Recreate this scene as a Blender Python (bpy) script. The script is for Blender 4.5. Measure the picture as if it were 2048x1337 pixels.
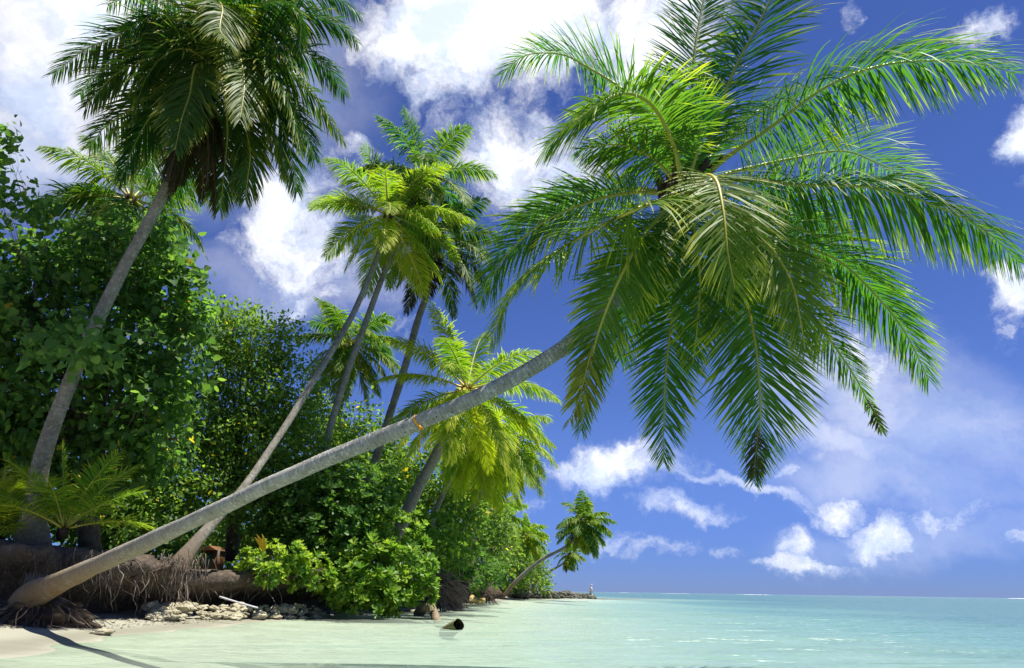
import bpy, math, random
import numpy as np
from mathutils import Matrix, Vector, noise as mnoise

sc = bpy.context.scene
for o in list(bpy.data.objects):
    bpy.data.objects.remove(o)
col = sc.collection
rng = np.random.default_rng(7)
random.seed(7)
R = math.radians

# ------------------------------------------------------------------ camera
F = 1365.0                                   # focal length in pixels of a 2048-wide frame (24 mm on 36 mm film)
PITCH, ROLL, CAMZ = R(20.6), R(.85), .65
C0 = np.array([0, 0, CAMZ])
fw = np.array([0, math.cos(PITCH), math.sin(PITCH)])
u0 = np.array([0, -math.sin(PITCH), math.cos(PITCH)])
r0 = np.array([1., 0, 0])
rt = math.cos(ROLL) * r0 + math.sin(ROLL) * u0
up = -math.sin(ROLL) * r0 + math.cos(ROLL) * u0

def D(x, y):
    return fw + (x - 1024) / F * rt + (668.5 - y) / F * up

def P(x, y, t):
    """world point seen at (x, y) of the photograph, t metres along the view axis"""
    return C0 + t * D(x, y)

def PZ(x, y, z=0.):
    d = D(x, y)
    return C0 + (z - CAMZ) / d[2] * d

cam = bpy.data.objects.new('camera', bpy.data.cameras.new('camera'))
col.objects.link(cam)
cam.data.sensor_width = 36
cam.data.lens = 24.0
cam.data.clip_start = .05
cam.data.clip_end = 20000
cam.matrix_world = Matrix(((rt[0], up[0], -fw[0], 0), (rt[1], up[1], -fw[1], 0), (rt[2], up[2], -fw[2], CAMZ), (0, 0, 0, 1)))
sc.camera = cam

# ------------------------------------------------------------------ light and exposure
SUN_H = np.array([.34, -.07])                # horizontal part of the direction to the sun, per metre of height
SUN_DIR = np.array([SUN_H[0], SUN_H[1], 1.0])
SUN_DIR /= np.linalg.norm(SUN_DIR)
SUN_EL = math.asin(SUN_DIR[2])
SUN_AZ = math.atan2(SUN_DIR[0], SUN_DIR[1])
sl = bpy.data.lights.new('sun', 'SUN')
sl.energy = 5.0
sl.angle = R(.55)
sl.color = (1, .96, .88)
sun = bpy.data.objects.new('sun', sl)
col.objects.link(sun)
sun.rotation_euler = Vector(SUN_DIR).to_track_quat('Z', 'Y').to_euler()
sc.view_settings.view_transform = 'Standard'
sc.view_settings.look = 'None'
sc.view_settings.gamma = 1
sc.view_settings.use_curve_mapping = False
sc.view_settings.exposure = .88
sc.render.engine = 'CYCLES'
sc.cycles.max_bounces = 8
sc.cycles.transparent_max_bounces = 12
sc.cycles.caustics_reflective = False
sc.cycles.caustics_refractive = False
sc.cycles.sample_clamp_indirect = 6


class NT:
    """short helper for node trees"""
    def __init__(self, tree):
        self.t = tree
        tree.nodes.clear()
    def n(self, typ, inp=None, **kw):
        nd = self.t.nodes.new(typ)
        for k, v in kw.items():
            setattr(nd, k, v)
        for k, v in (inp or {}).items():
            s = nd.inputs[k]
            if isinstance(v, bpy.types.NodeSocket):
                self.t.links.new(v, s)
            else:
                s.default_value = v
        return nd
    def math(self, op, a, b=0., c=0., clamp=False):
        return self.n('ShaderNodeMath', {0: a, 1: b, 2: c}, operation=op, use_clamp=clamp).outputs[0]
    def mix(self, fac, a, b, blend='MIX'):
        nd = self.n('ShaderNodeMix', {0: fac, 6: a, 7: b}, data_type='RGBA', blend_type=blend)
        return nd.outputs[2]
    def noise(self, vec, scale, detail=3., rough=.55, lac=2.):
        return self.n('ShaderNodeTexNoise', {'Vector': vec, 'Scale': scale, 'Detail': detail, 'Roughness': rough, 'Lacunarity': lac}).outputs[0]
    def maprange(self, v, a, b, c=0., d=1., smooth=True):
        return self.n('ShaderNodeMapRange', {0: v, 1: a, 2: b, 3: c, 4: d}, interpolation_type='SMOOTHSTEP' if smooth else 'LINEAR').outputs[0]
    def ramp(self, fac, stops):
        nd = self.n('ShaderNodeValToRGB', {0: fac})
        e = nd.color_ramp.elements
        while len(e) < len(stops):
            e.new(.5)
        for i, (p, c) in enumerate(stops):
            e[i].position = p
            e[i].color = (*c, 1)
        return nd.outputs[0]

# ------------------------------------------------------------------ sky: daylight sky with fair-weather clouds
world = bpy.data.worlds.new('World')
sc.world = world
world.use_nodes = True
world.cycles.sampling_method = 'MANUAL'
world.cycles.sample_map_resolution = 512
w = NT(world.node_tree)
dirv = w.n('ShaderNodeTexCoord').outputs['Generated']
sky = w.n('ShaderNodeTexSky', sky_type='NISHITA', sun_disc=False)
sky.sun_elevation = SUN_EL
sky.sun_rotation = SUN_AZ
sky.air_density = .8
sky.dust_density = .05
sky.ozone_density = 1.6
skyc = w.n('ShaderNodeHueSaturation', {'Saturation': 1.06, 'Color': sky.outputs[0]}).outputs[0]
skyc = w.mix(1.0, skyc, (.50, .575, .96, 1), 'MULTIPLY')
skyz = w.n('ShaderNodeSeparateXYZ', {0: dirv}).outputs[2]
skyc = w.mix(1.0, skyc, w.mix(w.maprange(skyz, .0, .22), (.43, .55, .80, 1), (1, 1, 1, 1)), 'MULTIPLY')

warpn = w.n('ShaderNodeTexNoise', {'Vector': dirv, 'Scale': 5.5, 'Detail': 7., 'Roughness': .62})
wv = w.n('ShaderNodeVectorMath', {0: warpn.outputs[1], 1: (.5, .5, .5)}, operation='SUBTRACT').outputs[0]
wv = w.n('ShaderNodeVectorMath', {0: wv, 'Scale': .19}, operation='SCALE').outputs[0]
dw = w.n('ShaderNodeVectorMath', {0: dirv, 1: wv}, operation='ADD').outputs[0]

def blob(px, py, rx, ry, rot=0., wgt=1.):
    d = D(px, py)
    ln = np.linalg.norm(d)
    c = d / ln
    a = rt - c * (rt @ c)
    a /= np.linalg.norm(a)
    b = np.cross(c, a)
    if b @ up < 0:
        b = -b
    ca, sa = math.cos(R(rot)), math.sin(R(rot))
    a, b = ca * a + sa * b, -sa * a + ca * b
    k = np.cross(a, b)
    eu = Matrix(((a[0], b[0], k[0]), (a[1], b[1], k[1]), (a[2], b[2], k[2]))).to_euler()
    m = w.n('ShaderNodeMapping', {'Vector': dw, 'Location': tuple(c), 'Rotation': tuple(eu), 'Scale': (rx / F / ln, ry / F / ln, .5)}, vector_type='TEXTURE')
    ln_ = w.n('ShaderNodeVectorMath', {0: m.outputs[0]}, operation='LENGTH').outputs['Value']
    return w.math('MULTIPLY', w.maprange(ln_, 1.45, .15), wgt)

def union(lst):
    acc = blob(*lst[0])
    for b in lst[1:]:
        acc = w.math('MAXIMUM', acc, blob(*b))
    return acc

puffs = union([(1010, 30, 360, 165, 0, 1.5), (1290, 60, 150, 165, 0, 1.25), (850, 165, 80, 60, 20, .85), (1090, 315, 170, 120, -15, 1.0),
               (565, 470, 140, 135, 10, 1.05), (590, 585, 120, 45, 10, .7), (742, 272, 75, 42, 0, .8), (690, 340, 60, 30, 20, .6),
               (1185, 935, 165, 58, 8, 1.1), (1055, 1010, 60, 35, 25, .7), (1385, 1015, 85, 38, -5, .95),
               (1660, 985, 85, 46, -15, .82), (1755, 1075, 85, 46, 0, .66), (1615, 1075, 50, 48, 0, .72), (1590, 1120, 130, 26, 0, .62),
               (1330, 1108, 75, 34, 0, .75), (1440, 1092, 60, 22, 0, .7), (1920, 1030, 150, 46, 5, .62), (2040, 1095, 40, 30, 0, .8),
               (2030, 275, 55, 70, -10, 1.0), (2030, 590, 62, 58, -20, .9), (1720, 720, 110, 90, -30, .95), (1570, 915, 50, 22, 15, .8),
               (1940, 60, 80, 38, 25, .72), (1690, 70, 26, 70, 0, .6), (2045, 385, 30, 25, 0, .6), (1250, 1080, 80, 26, 0, .5)])
fbm = w.noise(dw, 8., 10., .66, 2.15)
low = w.noise(dirv, 2.2, 3., .5)
base = w.maprange(low, .58, .78, 0., .55)
cov = w.math('MAXIMUM', puffs, base)
dens = w.math('ADD', cov, w.math('MULTIPLY', w.math('SUBTRACT', fbm, .5), 2.6))
dens = w.math('MULTIPLY', w.maprange(dens, .20, 1.30), .97)
veil = union([(150, 90, 480, 300, -10, 1.0), (60, 250, 250, 130, 0, .75), (1800, 790, 240, 130, -30, .52), (1460, 945, 190, 12, -9, .55), (1700, 880, 240, 40, -22, .42), (1850, 1080, 260, 60, 0, .2),
              (1760, 950, 240, 60, -10, .3), (1650, 760, 120, 70, 0, .5), (620, 560, 230, 70, 0, .4)])
veiln = w.noise(dw, 3.2, 6., .6)
veil = w.math('MULTIPLY', veil, w.maprange(veiln, .25, .68, .3, 1.05))
dens = w.math('MAXIMUM', dens, veil, clamp=True)
shade = w.noise(dw, 14., 5., .6)
ccol = w.mix(w.maprange(shade, .34, .64), (.66, .75, .93, 1), (1, 1, 1, 1))
sx = w.n('ShaderNodeSeparateXYZ', {0: dirv}).outputs[2]
dens = w.math('MULTIPLY', dens, w.maprange(sx, .0, .035))
bg1 = w.n('ShaderNodeBackground', {'Color': skyc, 'Strength': .076})
bg2 = w.n('ShaderNodeBackground', {'Color': ccol, 'Strength': .72})
mx = w.n('ShaderNodeMixShader', {0: dens, 1: bg1.outputs[0], 2: bg2.outputs[0]})
w.n('ShaderNodeOutputWorld', {0: mx.outputs[0]})

# ------------------------------------------------------------------ materials
def mat(name):
    m = bpy.data.materials.new(name)
    m.use_nodes = True
    return m, NT(m.node_tree)

def out(t, sh, vol=None):
    t.n('ShaderNodeOutputMaterial', {0: sh})

def pos(t):
    return t.n('ShaderNodeNewGeometry').outputs['Position']

def bump(t, h, dist=.02, strength=1.):
    return t.n('ShaderNodeBump', {'Height': h, 'Distance': dist, 'Strength': strength}).outputs[0]

def attr(t, name):
    return t.n('ShaderNodeAttribute', attribute_name=name).outputs['Fac']

def leaf_mat(name, stops, yellow=.985, ycol=(.62, .46, .04), trans=.55, rough=.5, tcol=1.9, spec=.25):
    m, t = mat(name)
    rn = attr(t, 'rnd')
    c = t.ramp(rn, stops)
    c = t.mix(t.math('GREATER_THAN', rn, yellow), c, (*ycol, 1))
    c = t.mix(t.math('MULTIPLY', t.noise(pos(t), 1.1, 2.), .5), c, t.mix(.5, c, (.10, .16, .015, 1)))
    b = t.n('ShaderNodeBsdfPrincipled', {'Base Color': c, 'Roughness': rough, 'Specular IOR Level': spec})
    tc = t.mix(1., c, (tcol * 1.1, tcol * 1.1, tcol * .55, 1), 'MULTIPLY')
    tr = t.n('ShaderNodeBsdfTranslucent', {'Color': tc})
    out(t, t.n('ShaderNodeMixShader', {0: trans, 1: b.outputs[0], 2: tr.outputs[0]}).outputs[0])
    return m

def frond_mat(name, green, lite, yel, trans=.34):
    """leaflets: green blades whose tips yellow; the object colour's red channel is how yellow the frond is, green how withered"""
    m, t = mat(name)
    al, rn = attr(t, 'along'), attr(t, 'rnd')
    oc = t.n('ShaderNodeObjectInfo').outputs['Color']
    sp = t.n('ShaderNodeSeparateColor', {0: oc})
    c = t.mix(rn, (*green, 1), (*lite, 1))
    nz = t.noise(pos(t), 2.3, 2.)
    tip = t.maprange(t.math('ADD', al, t.math('MULTIPLY', t.math('SUBTRACT', rn, .5), .55)), .70, 1.02)
    yf = t.math('ADD', t.math('MULTIPLY', tip, .75), t.math('MULTIPLY', sp.outputs[0], t.math('ADD', .45, nz)), clamp=True)
    c = t.mix(yf, c, (*yel, 1))
    wf = t.math('MULTIPLY', sp.outputs[1], t.maprange(rn, .1, .6, .55, 1.), clamp=True)
    c = t.mix(wf, c, (.055, .033, .018, 1))
    b = t.n('ShaderNodeBsdfPrincipled', {'Base Color': c, 'Roughness': .5, 'Specular IOR Level': .22})
    tr = t.n('ShaderNodeBsdfTranslucent', {'Color': t.mix(1., c, (1.5, 1.9, .75, 1), 'MULTIPLY')})
    out(t, t.n('ShaderNodeMixShader', {0: trans, 1: b.outputs[0], 2: tr.outputs[0]}).outputs[0])
    return m

def rachis_mat():
    m, t = mat('frond_midrib')
    sp = t.n('ShaderNodeSeparateColor', {0: t.n('ShaderNodeObjectInfo').outputs['Color']})
    c = t.mix(sp.outputs[0], (.20, .26, .04, 1), (.55, .42, .05, 1))
    c = t.mix(sp.outputs[1], c, (.12, .07, .03, 1))
    out(t, t.n('ShaderNodeBsdfPrincipled', {'Base Color': c, 'Roughness': .45}).outputs[0])
    return m

def bark_mat(name, c1, c2, lichen, warm, base_z=0., warm_h=1.5):
    m, t = mat(name)
    p = pos(t)
    n0 = t.noise(p, 1.4, 4., .6)
    n1 = t.noise(p, 4.5, 6., .68)
    n2 = t.noise(p, 26., 5., .72)
    c = t.mix(t.maprange(n1, .34, .66), (*c1, 1), (*c2, 1))
    c = t.mix(t.maprange(t.noise(p, 16., 6., .78), .50, .62), c, (*lichen, 1))
    c = t.mix(t.math('MULTIPLY', t.maprange(n0, .46, .66), .45), c, t.mix(1., c, (.52, .50, .44, 1), 'MULTIPLY'))
    rg = attr(t, 'ring')
    c = t.mix(t.math('MULTIPLY', rg, t.maprange(n1, .3, .7, .05, .5)), c, t.mix(1., c, (.38, .35, .31, 1), 'MULTIPLY'))
    z = t.n('ShaderNodeSeparateXYZ', {0: p}).outputs[2]
    wf = t.math('MULTIPLY', t.maprange(z, base_z + warm_h, base_z), t.maprange(n1, .25, .55, .45, 1.))
    c = t.mix(wf, c, (*warm, 1))
    c = t.mix(t.math('MULTIPLY', t.maprange(n2, .56, .70), .75), c, (.045, .04, .032, 1))
    vo = t.n('ShaderNodeTexVoronoi', {'Vector': p, 'Scale': 9., 'Randomness': 1.}).outputs[0]
    c = t.mix(t.maprange(vo, .10, .04, 0., .7), c, (.05, .042, .035, 1))
    nb = t.math('ADD', t.math('MULTIPLY', n2, .9), t.noise(p, 80., 4., .7))
    out(t, t.n('ShaderNodeBsdfPrincipled', {'Base Color': c, 'Roughness': .88, 'Specular IOR Level': .2, 'Normal': bump(t, nb, .02, 1.)}).outputs[0])
    return m

def noisy_mat(name, c1, c2, c3=None, scale=4., rough=.9, bdist=.02, bscale=25., stretch=(1, 1, 1), spec=.3):
    m, t = mat(name)
    p = t.n('ShaderNodeMapping', {'Vector': pos(t), 'Scale': stretch}).outputs[0]
    n1 = t.noise(p, scale, 5., .65)
    c = t.mix(t.maprange(n1, .34, .66), (*c1, 1), (*c2, 1))
    if c3:
        c = t.mix(t.maprange(t.noise(p, scale * 3.7, 4., .7), .55, .72), c, (*c3, 1))
    out(t, t.n('ShaderNodeBsdfPrincipled', {'Base Color': c, 'Roughness': rough, 'Specular IOR Level': spec,
                                            'Normal': bump(t, t.noise(p, bscale, 5., .7), bdist)}).outputs[0])
    return m

def plain_mat(name, c, rough=.6, c2=None):
    return noisy_mat(name, c, c2 or tuple(x * .8 for x in c), scale=6., rough=rough, bdist=.004, bscale=60.)

M = {}
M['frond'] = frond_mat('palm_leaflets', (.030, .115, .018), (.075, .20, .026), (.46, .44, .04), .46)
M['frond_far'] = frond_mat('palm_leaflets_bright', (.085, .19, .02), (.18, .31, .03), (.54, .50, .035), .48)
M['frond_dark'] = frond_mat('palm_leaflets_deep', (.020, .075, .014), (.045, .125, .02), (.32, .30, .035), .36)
M['rachis'] = rachis_mat()
M['bark'] = bark_mat('palm_bark_grey', (.33, .325, .27), (.48, .475, .405), (.64, .64, .58), (.27, .18, .09), .45, 1.1)
M['bark_far'] = bark_mat('palm_bark_brown', (.21, .185, .15), (.31, .285, .235), (.38, .37, .31), (.20, .14, .085), .8, 1.2)
M['fibre'] = noisy_mat('palm_fibre', (.035, .024, .016), (.075, .05, .03), (.12, .085, .05), 9., .95, .02, 40., (1, 1, .25))
M['heart_leaf'] = leaf_mat('heart_shaped_leaves', [(0, (.036, .10, .03)), (.5, (.072, .165, .042)), (1, (.14, .25, .052))], .993)
M['small_leaf'] = leaf_mat('small_tree_leaves', [(0, (.052, .12, .026)), (.5, (.105, .20, .036)), (1, (.20, .30, .05))], .985)
M['far_leaf'] = leaf_mat('far_tree_leaves', [(0, (.06, .125, .028)), (.5, (.11, .195, .038)), (1, (.20, .29, .055))], .99)
M['naupaka'] = leaf_mat('glossy_shrub_leaves', [(0, (.065, .16, .024)), (.5, (.14, .26, .034)), (1, (.33, .43, .06))], .985, (.6, .42, .03), .42, .4)
M['naupaka_deep'] = leaf_mat('deep_green_shrub_leaves', [(0, (.038, .11, .024)), (.5, (.075, .17, .032)), (1, (.15, .26, .045))], .99, (.55, .40, .03), .42, .42)
M['wood'] = noisy_mat('branch_bark', (.10, .08, .06), (.17, .145, .115), None, 8., .9)
M['soil'] = noisy_mat('root_matted_soil', (.075, .055, .04), (.13, .10, .075), (.22, .185, .14), 3., .95, .06, 14.)
M['root'] = noisy_mat('roots', (.16, .13, .10), (.30, .26, .21), (.09, .065, .05), 5., .9, .006, 40.)
M['root_dark'] = noisy_mat('dark_roots', (.06, .043, .032), (.15, .115, .085), (.30, .27, .24), 5., .9, .006, 40.)
M['root_red'] = noisy_mat('reddish_roots', (.22, .13, .08), (.34, .26, .19), (.42, .38, .33), 3., .9, .006, 40.)
M['coral'] = noisy_mat('coral_rock', (.36, .32, .21), (.50, .46, .33), (.16, .14, .08), 7., .95, .04, 22.)
M['stone'] = noisy_mat('breakwater_stone', (.075, .075, .06), (.16, .16, .125), (.28, .27, .20), 3., .95, .05, 10.)
M['yellow_stone'] = noisy_mat('yellow_stone', (.34, .25, .08), (.42, .34, .14), (.18, .14, .06), 4., .9, .02, 20.)
M['drift'] = noisy_mat('driftwood', (.16, .12, .075), (.30, .24, .16), (.07, .055, .03), 6., .9, .015, 30., (1, 1, .4))
M['drift_moss'] = noisy_mat('mossy_wood', (.16, .15, .06), (.26, .24, .11), (.07, .065, .03), 6., .9, .015, 30.)
M['hollow'] = plain_mat('hollow_wood', (.02, .017, .012), .95)
M['ribbon'] = plain_mat('orange_ribbon', (.75, .33, .01), .5)
M['pole'] = plain_mat('pale_pole', (.66, .64, .66), .4)
M['yellow_leaf'] = plain_mat('yellow_leaf', (.62, .40, .015), .5, (.5, .26, .01))
M['orange_paint'] = plain_mat('orange_paint', (.20, .085, .025), .7, (.13, .06, .02))
M['green_paint'] = plain_mat('green_paint', (.05, .14, .09), .7)
M['white_cloth'] = plain_mat('white_cloth', (.8, .8, .78), .8)
M['skin'] = plain_mat('skin', (.38, .22, .15), .6)
M['nut'] = plain_mat('coconut_husk', (.45, .32, .03), .5, (.25, .28, .04))
M['foam'] = plain_mat('surf_foam', (.85, .87, .88), .8)
M['concrete'] = plain_mat('white_slab', (.75, .73, .68), .8)

# sand
m, t = mat('coral_sand')
p = pos(t)
n1 = t.noise(p, 1.3, 4., .6)
c = t.mix(t.maprange(n1, .35, .65), (.41, .39, .315, 1), (.49, .47, .38, 1))
c = t.mix(t.math('MULTIPLY', t.maprange(t.noise(p, 60., 3., .8), .58, .75), .5), c, (.32, .28, .20, 1))
zz = t.n('ShaderNodeSeparateXYZ', {0: p}).outputs[2]
c = t.mix(t.maprange(zz, -.03, .03, .0, .85), c, (.30, .295, .225, 1))
c = t.mix(t.maprange(t.noise(t.n('ShaderNodeMapping', {'Vector': p, 'Scale': (.12, .2, 1)}).outputs[0], 1., 4., .6), .52, .68, 0., t.maprange(zz, -.35, -.8)), c, (.10, .16, .10, 1))
c = t.mix(t.math('MULTIPLY', t.maprange(zz, -.01, .015), t.maprange(zz, .075, .035, 0., .45)), c, (.19, .175, .13, 1))
rip = t.noise(t.n('ShaderNodeMapping', {'Vector': p, 'Scale': (.5, 4, 1)}).outputs[0], 1.5, 3., .5)
h = t.math('ADD', rip, t.math('MULTIPLY', t.noise(p, 40., 3., .7), .25))
out(t, t.n('ShaderNodeBsdfPrincipled', {'Base Color': c, 'Roughness': t.maprange(zz, .02, .12, .45, .9), 'Specular IOR Level': .3, 'Normal': bump(t, h, .06, .9)}).outputs[0])
M['sand'] = m

# lagoon water: clear at the edge, a milky turquoise body as it deepens
m, t = mat('lagoon_water')
p = pos(t)
d = attr(t, 'depth')
wn = t.noise(t.n('ShaderNodeMapping', {'Vector': p, 'Scale': (.05, .16, 1), 'Rotation': (0, 0, R(6))}).outputs[0], 1., 5., .6)
wn2 = t.noise(t.n('ShaderNodeMapping', {'Vector': p, 'Scale': (.006, .018, 1)}).outputs[0], 1., 3., .6)
body = t.ramp(d, [(0, (.50, .52, .42)), (.16, (.41, .515, .415)), (.36, (.215, .375, .33)), (.65, (.095, .23, .235)), (1, (.052, .145, .178))])
body = t.mix(t.math('MULTIPLY', t.maprange(wn, .5, .72), t.maprange(d, .1, .5, 0., .6)), body, (.05, .16, .14, 1))
body = t.mix(t.maprange(wn2, .5, .7, 0., t.maprange(d, .5, .9, 0., .6)), body, (.03, .11, .17, 1))
mp1 = t.n('ShaderNodeMapping', {'Vector': p, 'Scale': (.9, 3.6, 1), 'Rotation': (0, 0, R(-5))}).outputs[0]
mp2 = t.n('ShaderNodeMapping', {'Vector': p, 'Scale': (.22, .9, 1), 'Rotation': (0, 0, R(4))}).outputs[0]
h = t.math('ADD', t.math('MULTIPLY', t.noise(mp1, 1.3, 3., .55), .35), t.noise(mp2, 1.2, 3., .5))
nrm = bump(t, h, .42, 1.)
al = t.math('SUBTRACT', 1., t.math('POWER', 2.718, t.math('MULTIPLY', d, -2.6)))
dif = t.n('ShaderNodeBsdfDiffuse', {'Color': body, 'Normal': nrm})
tra = t.n('ShaderNodeBsdfTransparent', {'Color': (.86, .97, .92, 1)})
sub = t.n('ShaderNodeMixShader', {0: al, 1: tra.outputs[0], 2: dif.outputs[0]})
fr = t.n('ShaderNodeFresnel', {'IOR': 1.33, 'Normal': nrm}).outputs[0]
gl = t.n('ShaderNodeBsdfGlossy', {'Color': (1, 1, 1, 1), 'Roughness': .3, 'Normal': nrm})
out(t, t.n('ShaderNodeMixShader', {0: t.math('MULTIPLY', fr, .55, clamp=True), 1: sub.outputs[0], 2: gl.outputs[0]}).outputs[0])
M['water'] = m

# ------------------------------------------------------------------ mesh helpers
def mesh(name, V, faces=None, quads=None, tris=None, m=None, smooth=False, attrs=None):
    """mesh from arrays; quads/tris are (n,4)/(n,3) integer arrays"""
    me = bpy.data.meshes.new(name)
    V = np.asarray(V, dtype=np.float32)
    if faces is not None:
        me.from_pydata(V.tolist(), [], faces)
    else:
        parts, tot = [], []
        if quads is not None and len(quads):
            parts.append(np.asarray(quads).ravel()); tot.append(np.full(len(quads), 4))
        if tris is not None and len(tris):
            parts.append(np.asarray(tris).ravel()); tot.append(np.full(len(tris), 3))
        li = np.concatenate(parts).astype(np.int32)
        lt = np.concatenate(tot).astype(np.int32)
        ls = np.concatenate([[0], np.cumsum(lt)[:-1]]).astype(np.int32)
        me.vertices.add(len(V)); me.vertices.foreach_set('co', V.ravel())
        me.loops.add(len(li)); me.loops.foreach_set('vertex_index', li)
        me.polygons.add(len(lt)); me.polygons.foreach_set('loop_start', ls); me.polygons.foreach_set('loop_total', lt)
        me.update(calc_edges=True)
    for k, a in (attrs or {}).items():
        at = me.attributes.new(k, 'FLOAT', 'POINT')
        at.data.foreach_set('value', np.asarray(a, dtype=np.float32))
    if smooth:
        me.polygons.foreach_set('use_smooth', np.ones(len(me.polygons), dtype=bool))
    if m is not None:
        me.materials.append(M[m] if isinstance(m, str) else m)
    return me

def add(name, me, parent=None, kind=None, basis=None, label=None):
    o = bpy.data.objects.new(name, me)
    col.objects.link(o)
    if basis is not None:
        o.matrix_basis = basis
    if parent is not None:
        o.parent = parent
        o.matrix_parent_inverse = Matrix.Translation(-parent.location) if parent.type == 'EMPTY' else Matrix()
    if kind:
        o['kind'] = kind
    if label:
        o['label'] = label
    return o

def thing(name, label, cat, loc, group=None):
    o = bpy.data.objects.new(name, None)
    col.objects.link(o)
    o.location = Vector([float(x) for x in loc])
    o.empty_display_size = .1
    return tag(o, label, cat, group)

def tag(o, label, cat=None, group=None, kind=None):
    o['label'] = label
    if cat: o['category'] = cat
    if group: o['group'] = group
    if kind: o['kind'] = kind
    return o

def unit(v):
    v = np.asarray(v, dtype=float)
    return v / np.maximum(np.linalg.norm(v, axis=-1, keepdims=True), 1e-9)

def spline(pts, n):
    """Catmull-Rom through pts (any width), n samples evenly spaced by length"""
    p = np.asarray(pts, dtype=float)
    q = np.vstack([2 * p[0] - p[1], p, 2 * p[-1] - p[-2]])
    res = []
    for i in range(len(p) - 1):
        a, b, c, d = q[i:i + 4]
        for s in np.linspace(0, 1, 24, endpoint=False):
            res.append(.5 * (2 * b + (c - a) * s + (2 * a - 5 * b + 4 * c - d) * s * s + (3 * b - a - 3 * c + d) * s ** 3))
    res.append(p[-1])
    res = np.array(res)
    L = np.concatenate([[0], np.cumsum(np.linalg.norm(np.diff(res[:, :3], axis=0), axis=1))])
    s = np.linspace(0, L[-1], n)
    return np.stack([np.interp(s, L, res[:, k]) for k in range(res.shape[1])], axis=1), L[-1]

def frames(path):
    T = unit(np.gradient(path, axis=0))
    ref = np.array([0, 0, 1.]) if abs(T[0][2]) < .9 else np.array([1., 0, 0])
    N = []
    n = unit(ref - T[0] * (ref @ T[0]))
    for k in range(len(T)):
        n = unit(n - T[k] * (n @ T[k]))
        N.append(n)
    N = np.array(N)
    return T, N, np.cross(T, N)

def tube_arrays(path, rad, sides=6, cap=True):
    path = np.asarray(path, float)
    T, N, B = frames(path)
    a = np.linspace(0, 2 * math.pi, sides, endpoint=False)
    rad = np.asarray(rad, float)
    if rad.ndim == 1:
        rad = rad[:, None]
    V = path[:, None, :] + rad[..., None] * (np.cos(a)[None, :, None] * N[:, None, :] + np.sin(a)[None, :, None] * B[:, None, :])
    n = len(path)
    i = np.arange(n - 1)[:, None] * sides
    j = np.arange(sides)[None, :]
    j2 = (j + 1) % sides
    Q = np.stack([i + j, i + j2, i + sides + j2, i + sides + j], axis=-1).reshape(-1, 4)
    V = V.reshape(-1, 3)
    if cap:
        V = np.vstack([V, path[0], path[-1]])
        k = np.arange(sides)
        t0 = np.stack([np.full(sides, n * sides), (k + 1) % sides, k], axis=1)
        t1 = np.stack([np.full(sides, n * sides + 1), (n - 1) * sides + k, (n - 1) * sides + (k + 1) % sides], axis=1)
        return V, Q, np.vstack([t0, t1])
    return V, Q, np.zeros((0, 3), int)

class Bag:
    """collects arrays that together form one mesh"""
    def __init__(self):
        self.V, self.Q, self.T, self.n = [], [], [], 0
    def put(self, V, Q, T):
        self.V.append(V)
        if len(Q): self.Q.append(np.asarray(Q) + self.n)
        if len(T): self.T.append(np.asarray(T) + self.n)
        self.n += len(V)
    def tube(self, path, rad, sides=5):
        self.put(*tube_arrays(path, rad, sides))
    def mesh(self, name, m, smooth=True):
        return mesh(name, np.vstack(self.V), quads=np.vstack(self.Q) if self.Q else None, tris=np.vstack(self.T) if self.T else None, m=m, smooth=smooth)

def box_mesh(name, c, size, m, rot=0., bev=.0):
    x, y, z = np.array(size) / 2
    v = np.array([(-x, -y, -z), (x, -y, -z), (x, y, -z), (-x, y, -z), (-x, -y, z), (x, -y, z), (x, y, z), (-x, y, z)])
    cs, sn = math.cos(rot), math.sin(rot)
    v = v @ np.array([[cs, sn, 0], [-sn, cs, 0], [0, 0, 1]]) + np.asarray(c)
    return mesh(name, v, quads=[(0, 3, 2, 1), (4, 5, 6, 7), (0, 1, 5, 4), (1, 2, 6, 5), (2, 3, 7, 6), (3, 0, 4, 7)], m=m)

def fbm3(V, scale, seed=0., octv=4):
    return np.array([mnoise.fractal(Vector((float(x) * scale + seed, float(y) * scale - seed, float(z) * scale + 2 * seed)), 1., 2., octv) for x, y, z in V])

def rock_mesh(name, m, seed, flat=.7, rough=.35):
    me = bpy.data.meshes.new(name)
    import bmesh
    bm = bmesh.new()
    bmesh.ops.create_icosphere(bm, subdivisions=3, radius=1)
    for v in bm.verts:
        n = mnoise.fractal(v.co * 1.1 + Vector((seed * 3.1, seed, 0)), 1., 2., 4)
        r = mnoise.cell(v.co * 1.3 + Vector((seed, 0, 0)))
        v.co *= 1 + rough * n + .12 * (r - .5)
        v.co.z *= flat
    bm.to_mesh(me)
    bm.free()
    me.materials.append(M[m])
    return me

# ------------------------------------------------------------------ shoreline, sand, water
shore = np.array([(-3.6, -40), (-4.2, -5), (-4.5, 4), (-4.84, 7.2), (-5.21, 9.57), (-4.95, 14.3), (-4.25, 19.3), (-3.2, 28.5), (-1.6, 38.7), (-.5, 47),
                  (1.0, 59), (4.6, 66), (9.2, 73.2), (9.4, 74.6), (6, 76.5), (4, 84), (0, 100), (-20, 140), (-90, 260), (-400, 500), (-400, -40)])

def seg_dist(px, py, poly):
    best = np.full(px.shape, 1e9)
    for (x0, y0), (x1, y1) in zip(poly[:-1], poly[1:]):
        dx, dy = x1 - x0, y1 - y0
        t_ = np.clip(((px - x0) * dx + (py - y0) * dy) / (dx * dx + dy * dy), 0, 1)
        best = np.minimum(best, np.hypot(px - x0 - t_ * dx, py - y0 - t_ * dy))
    return best

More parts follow.
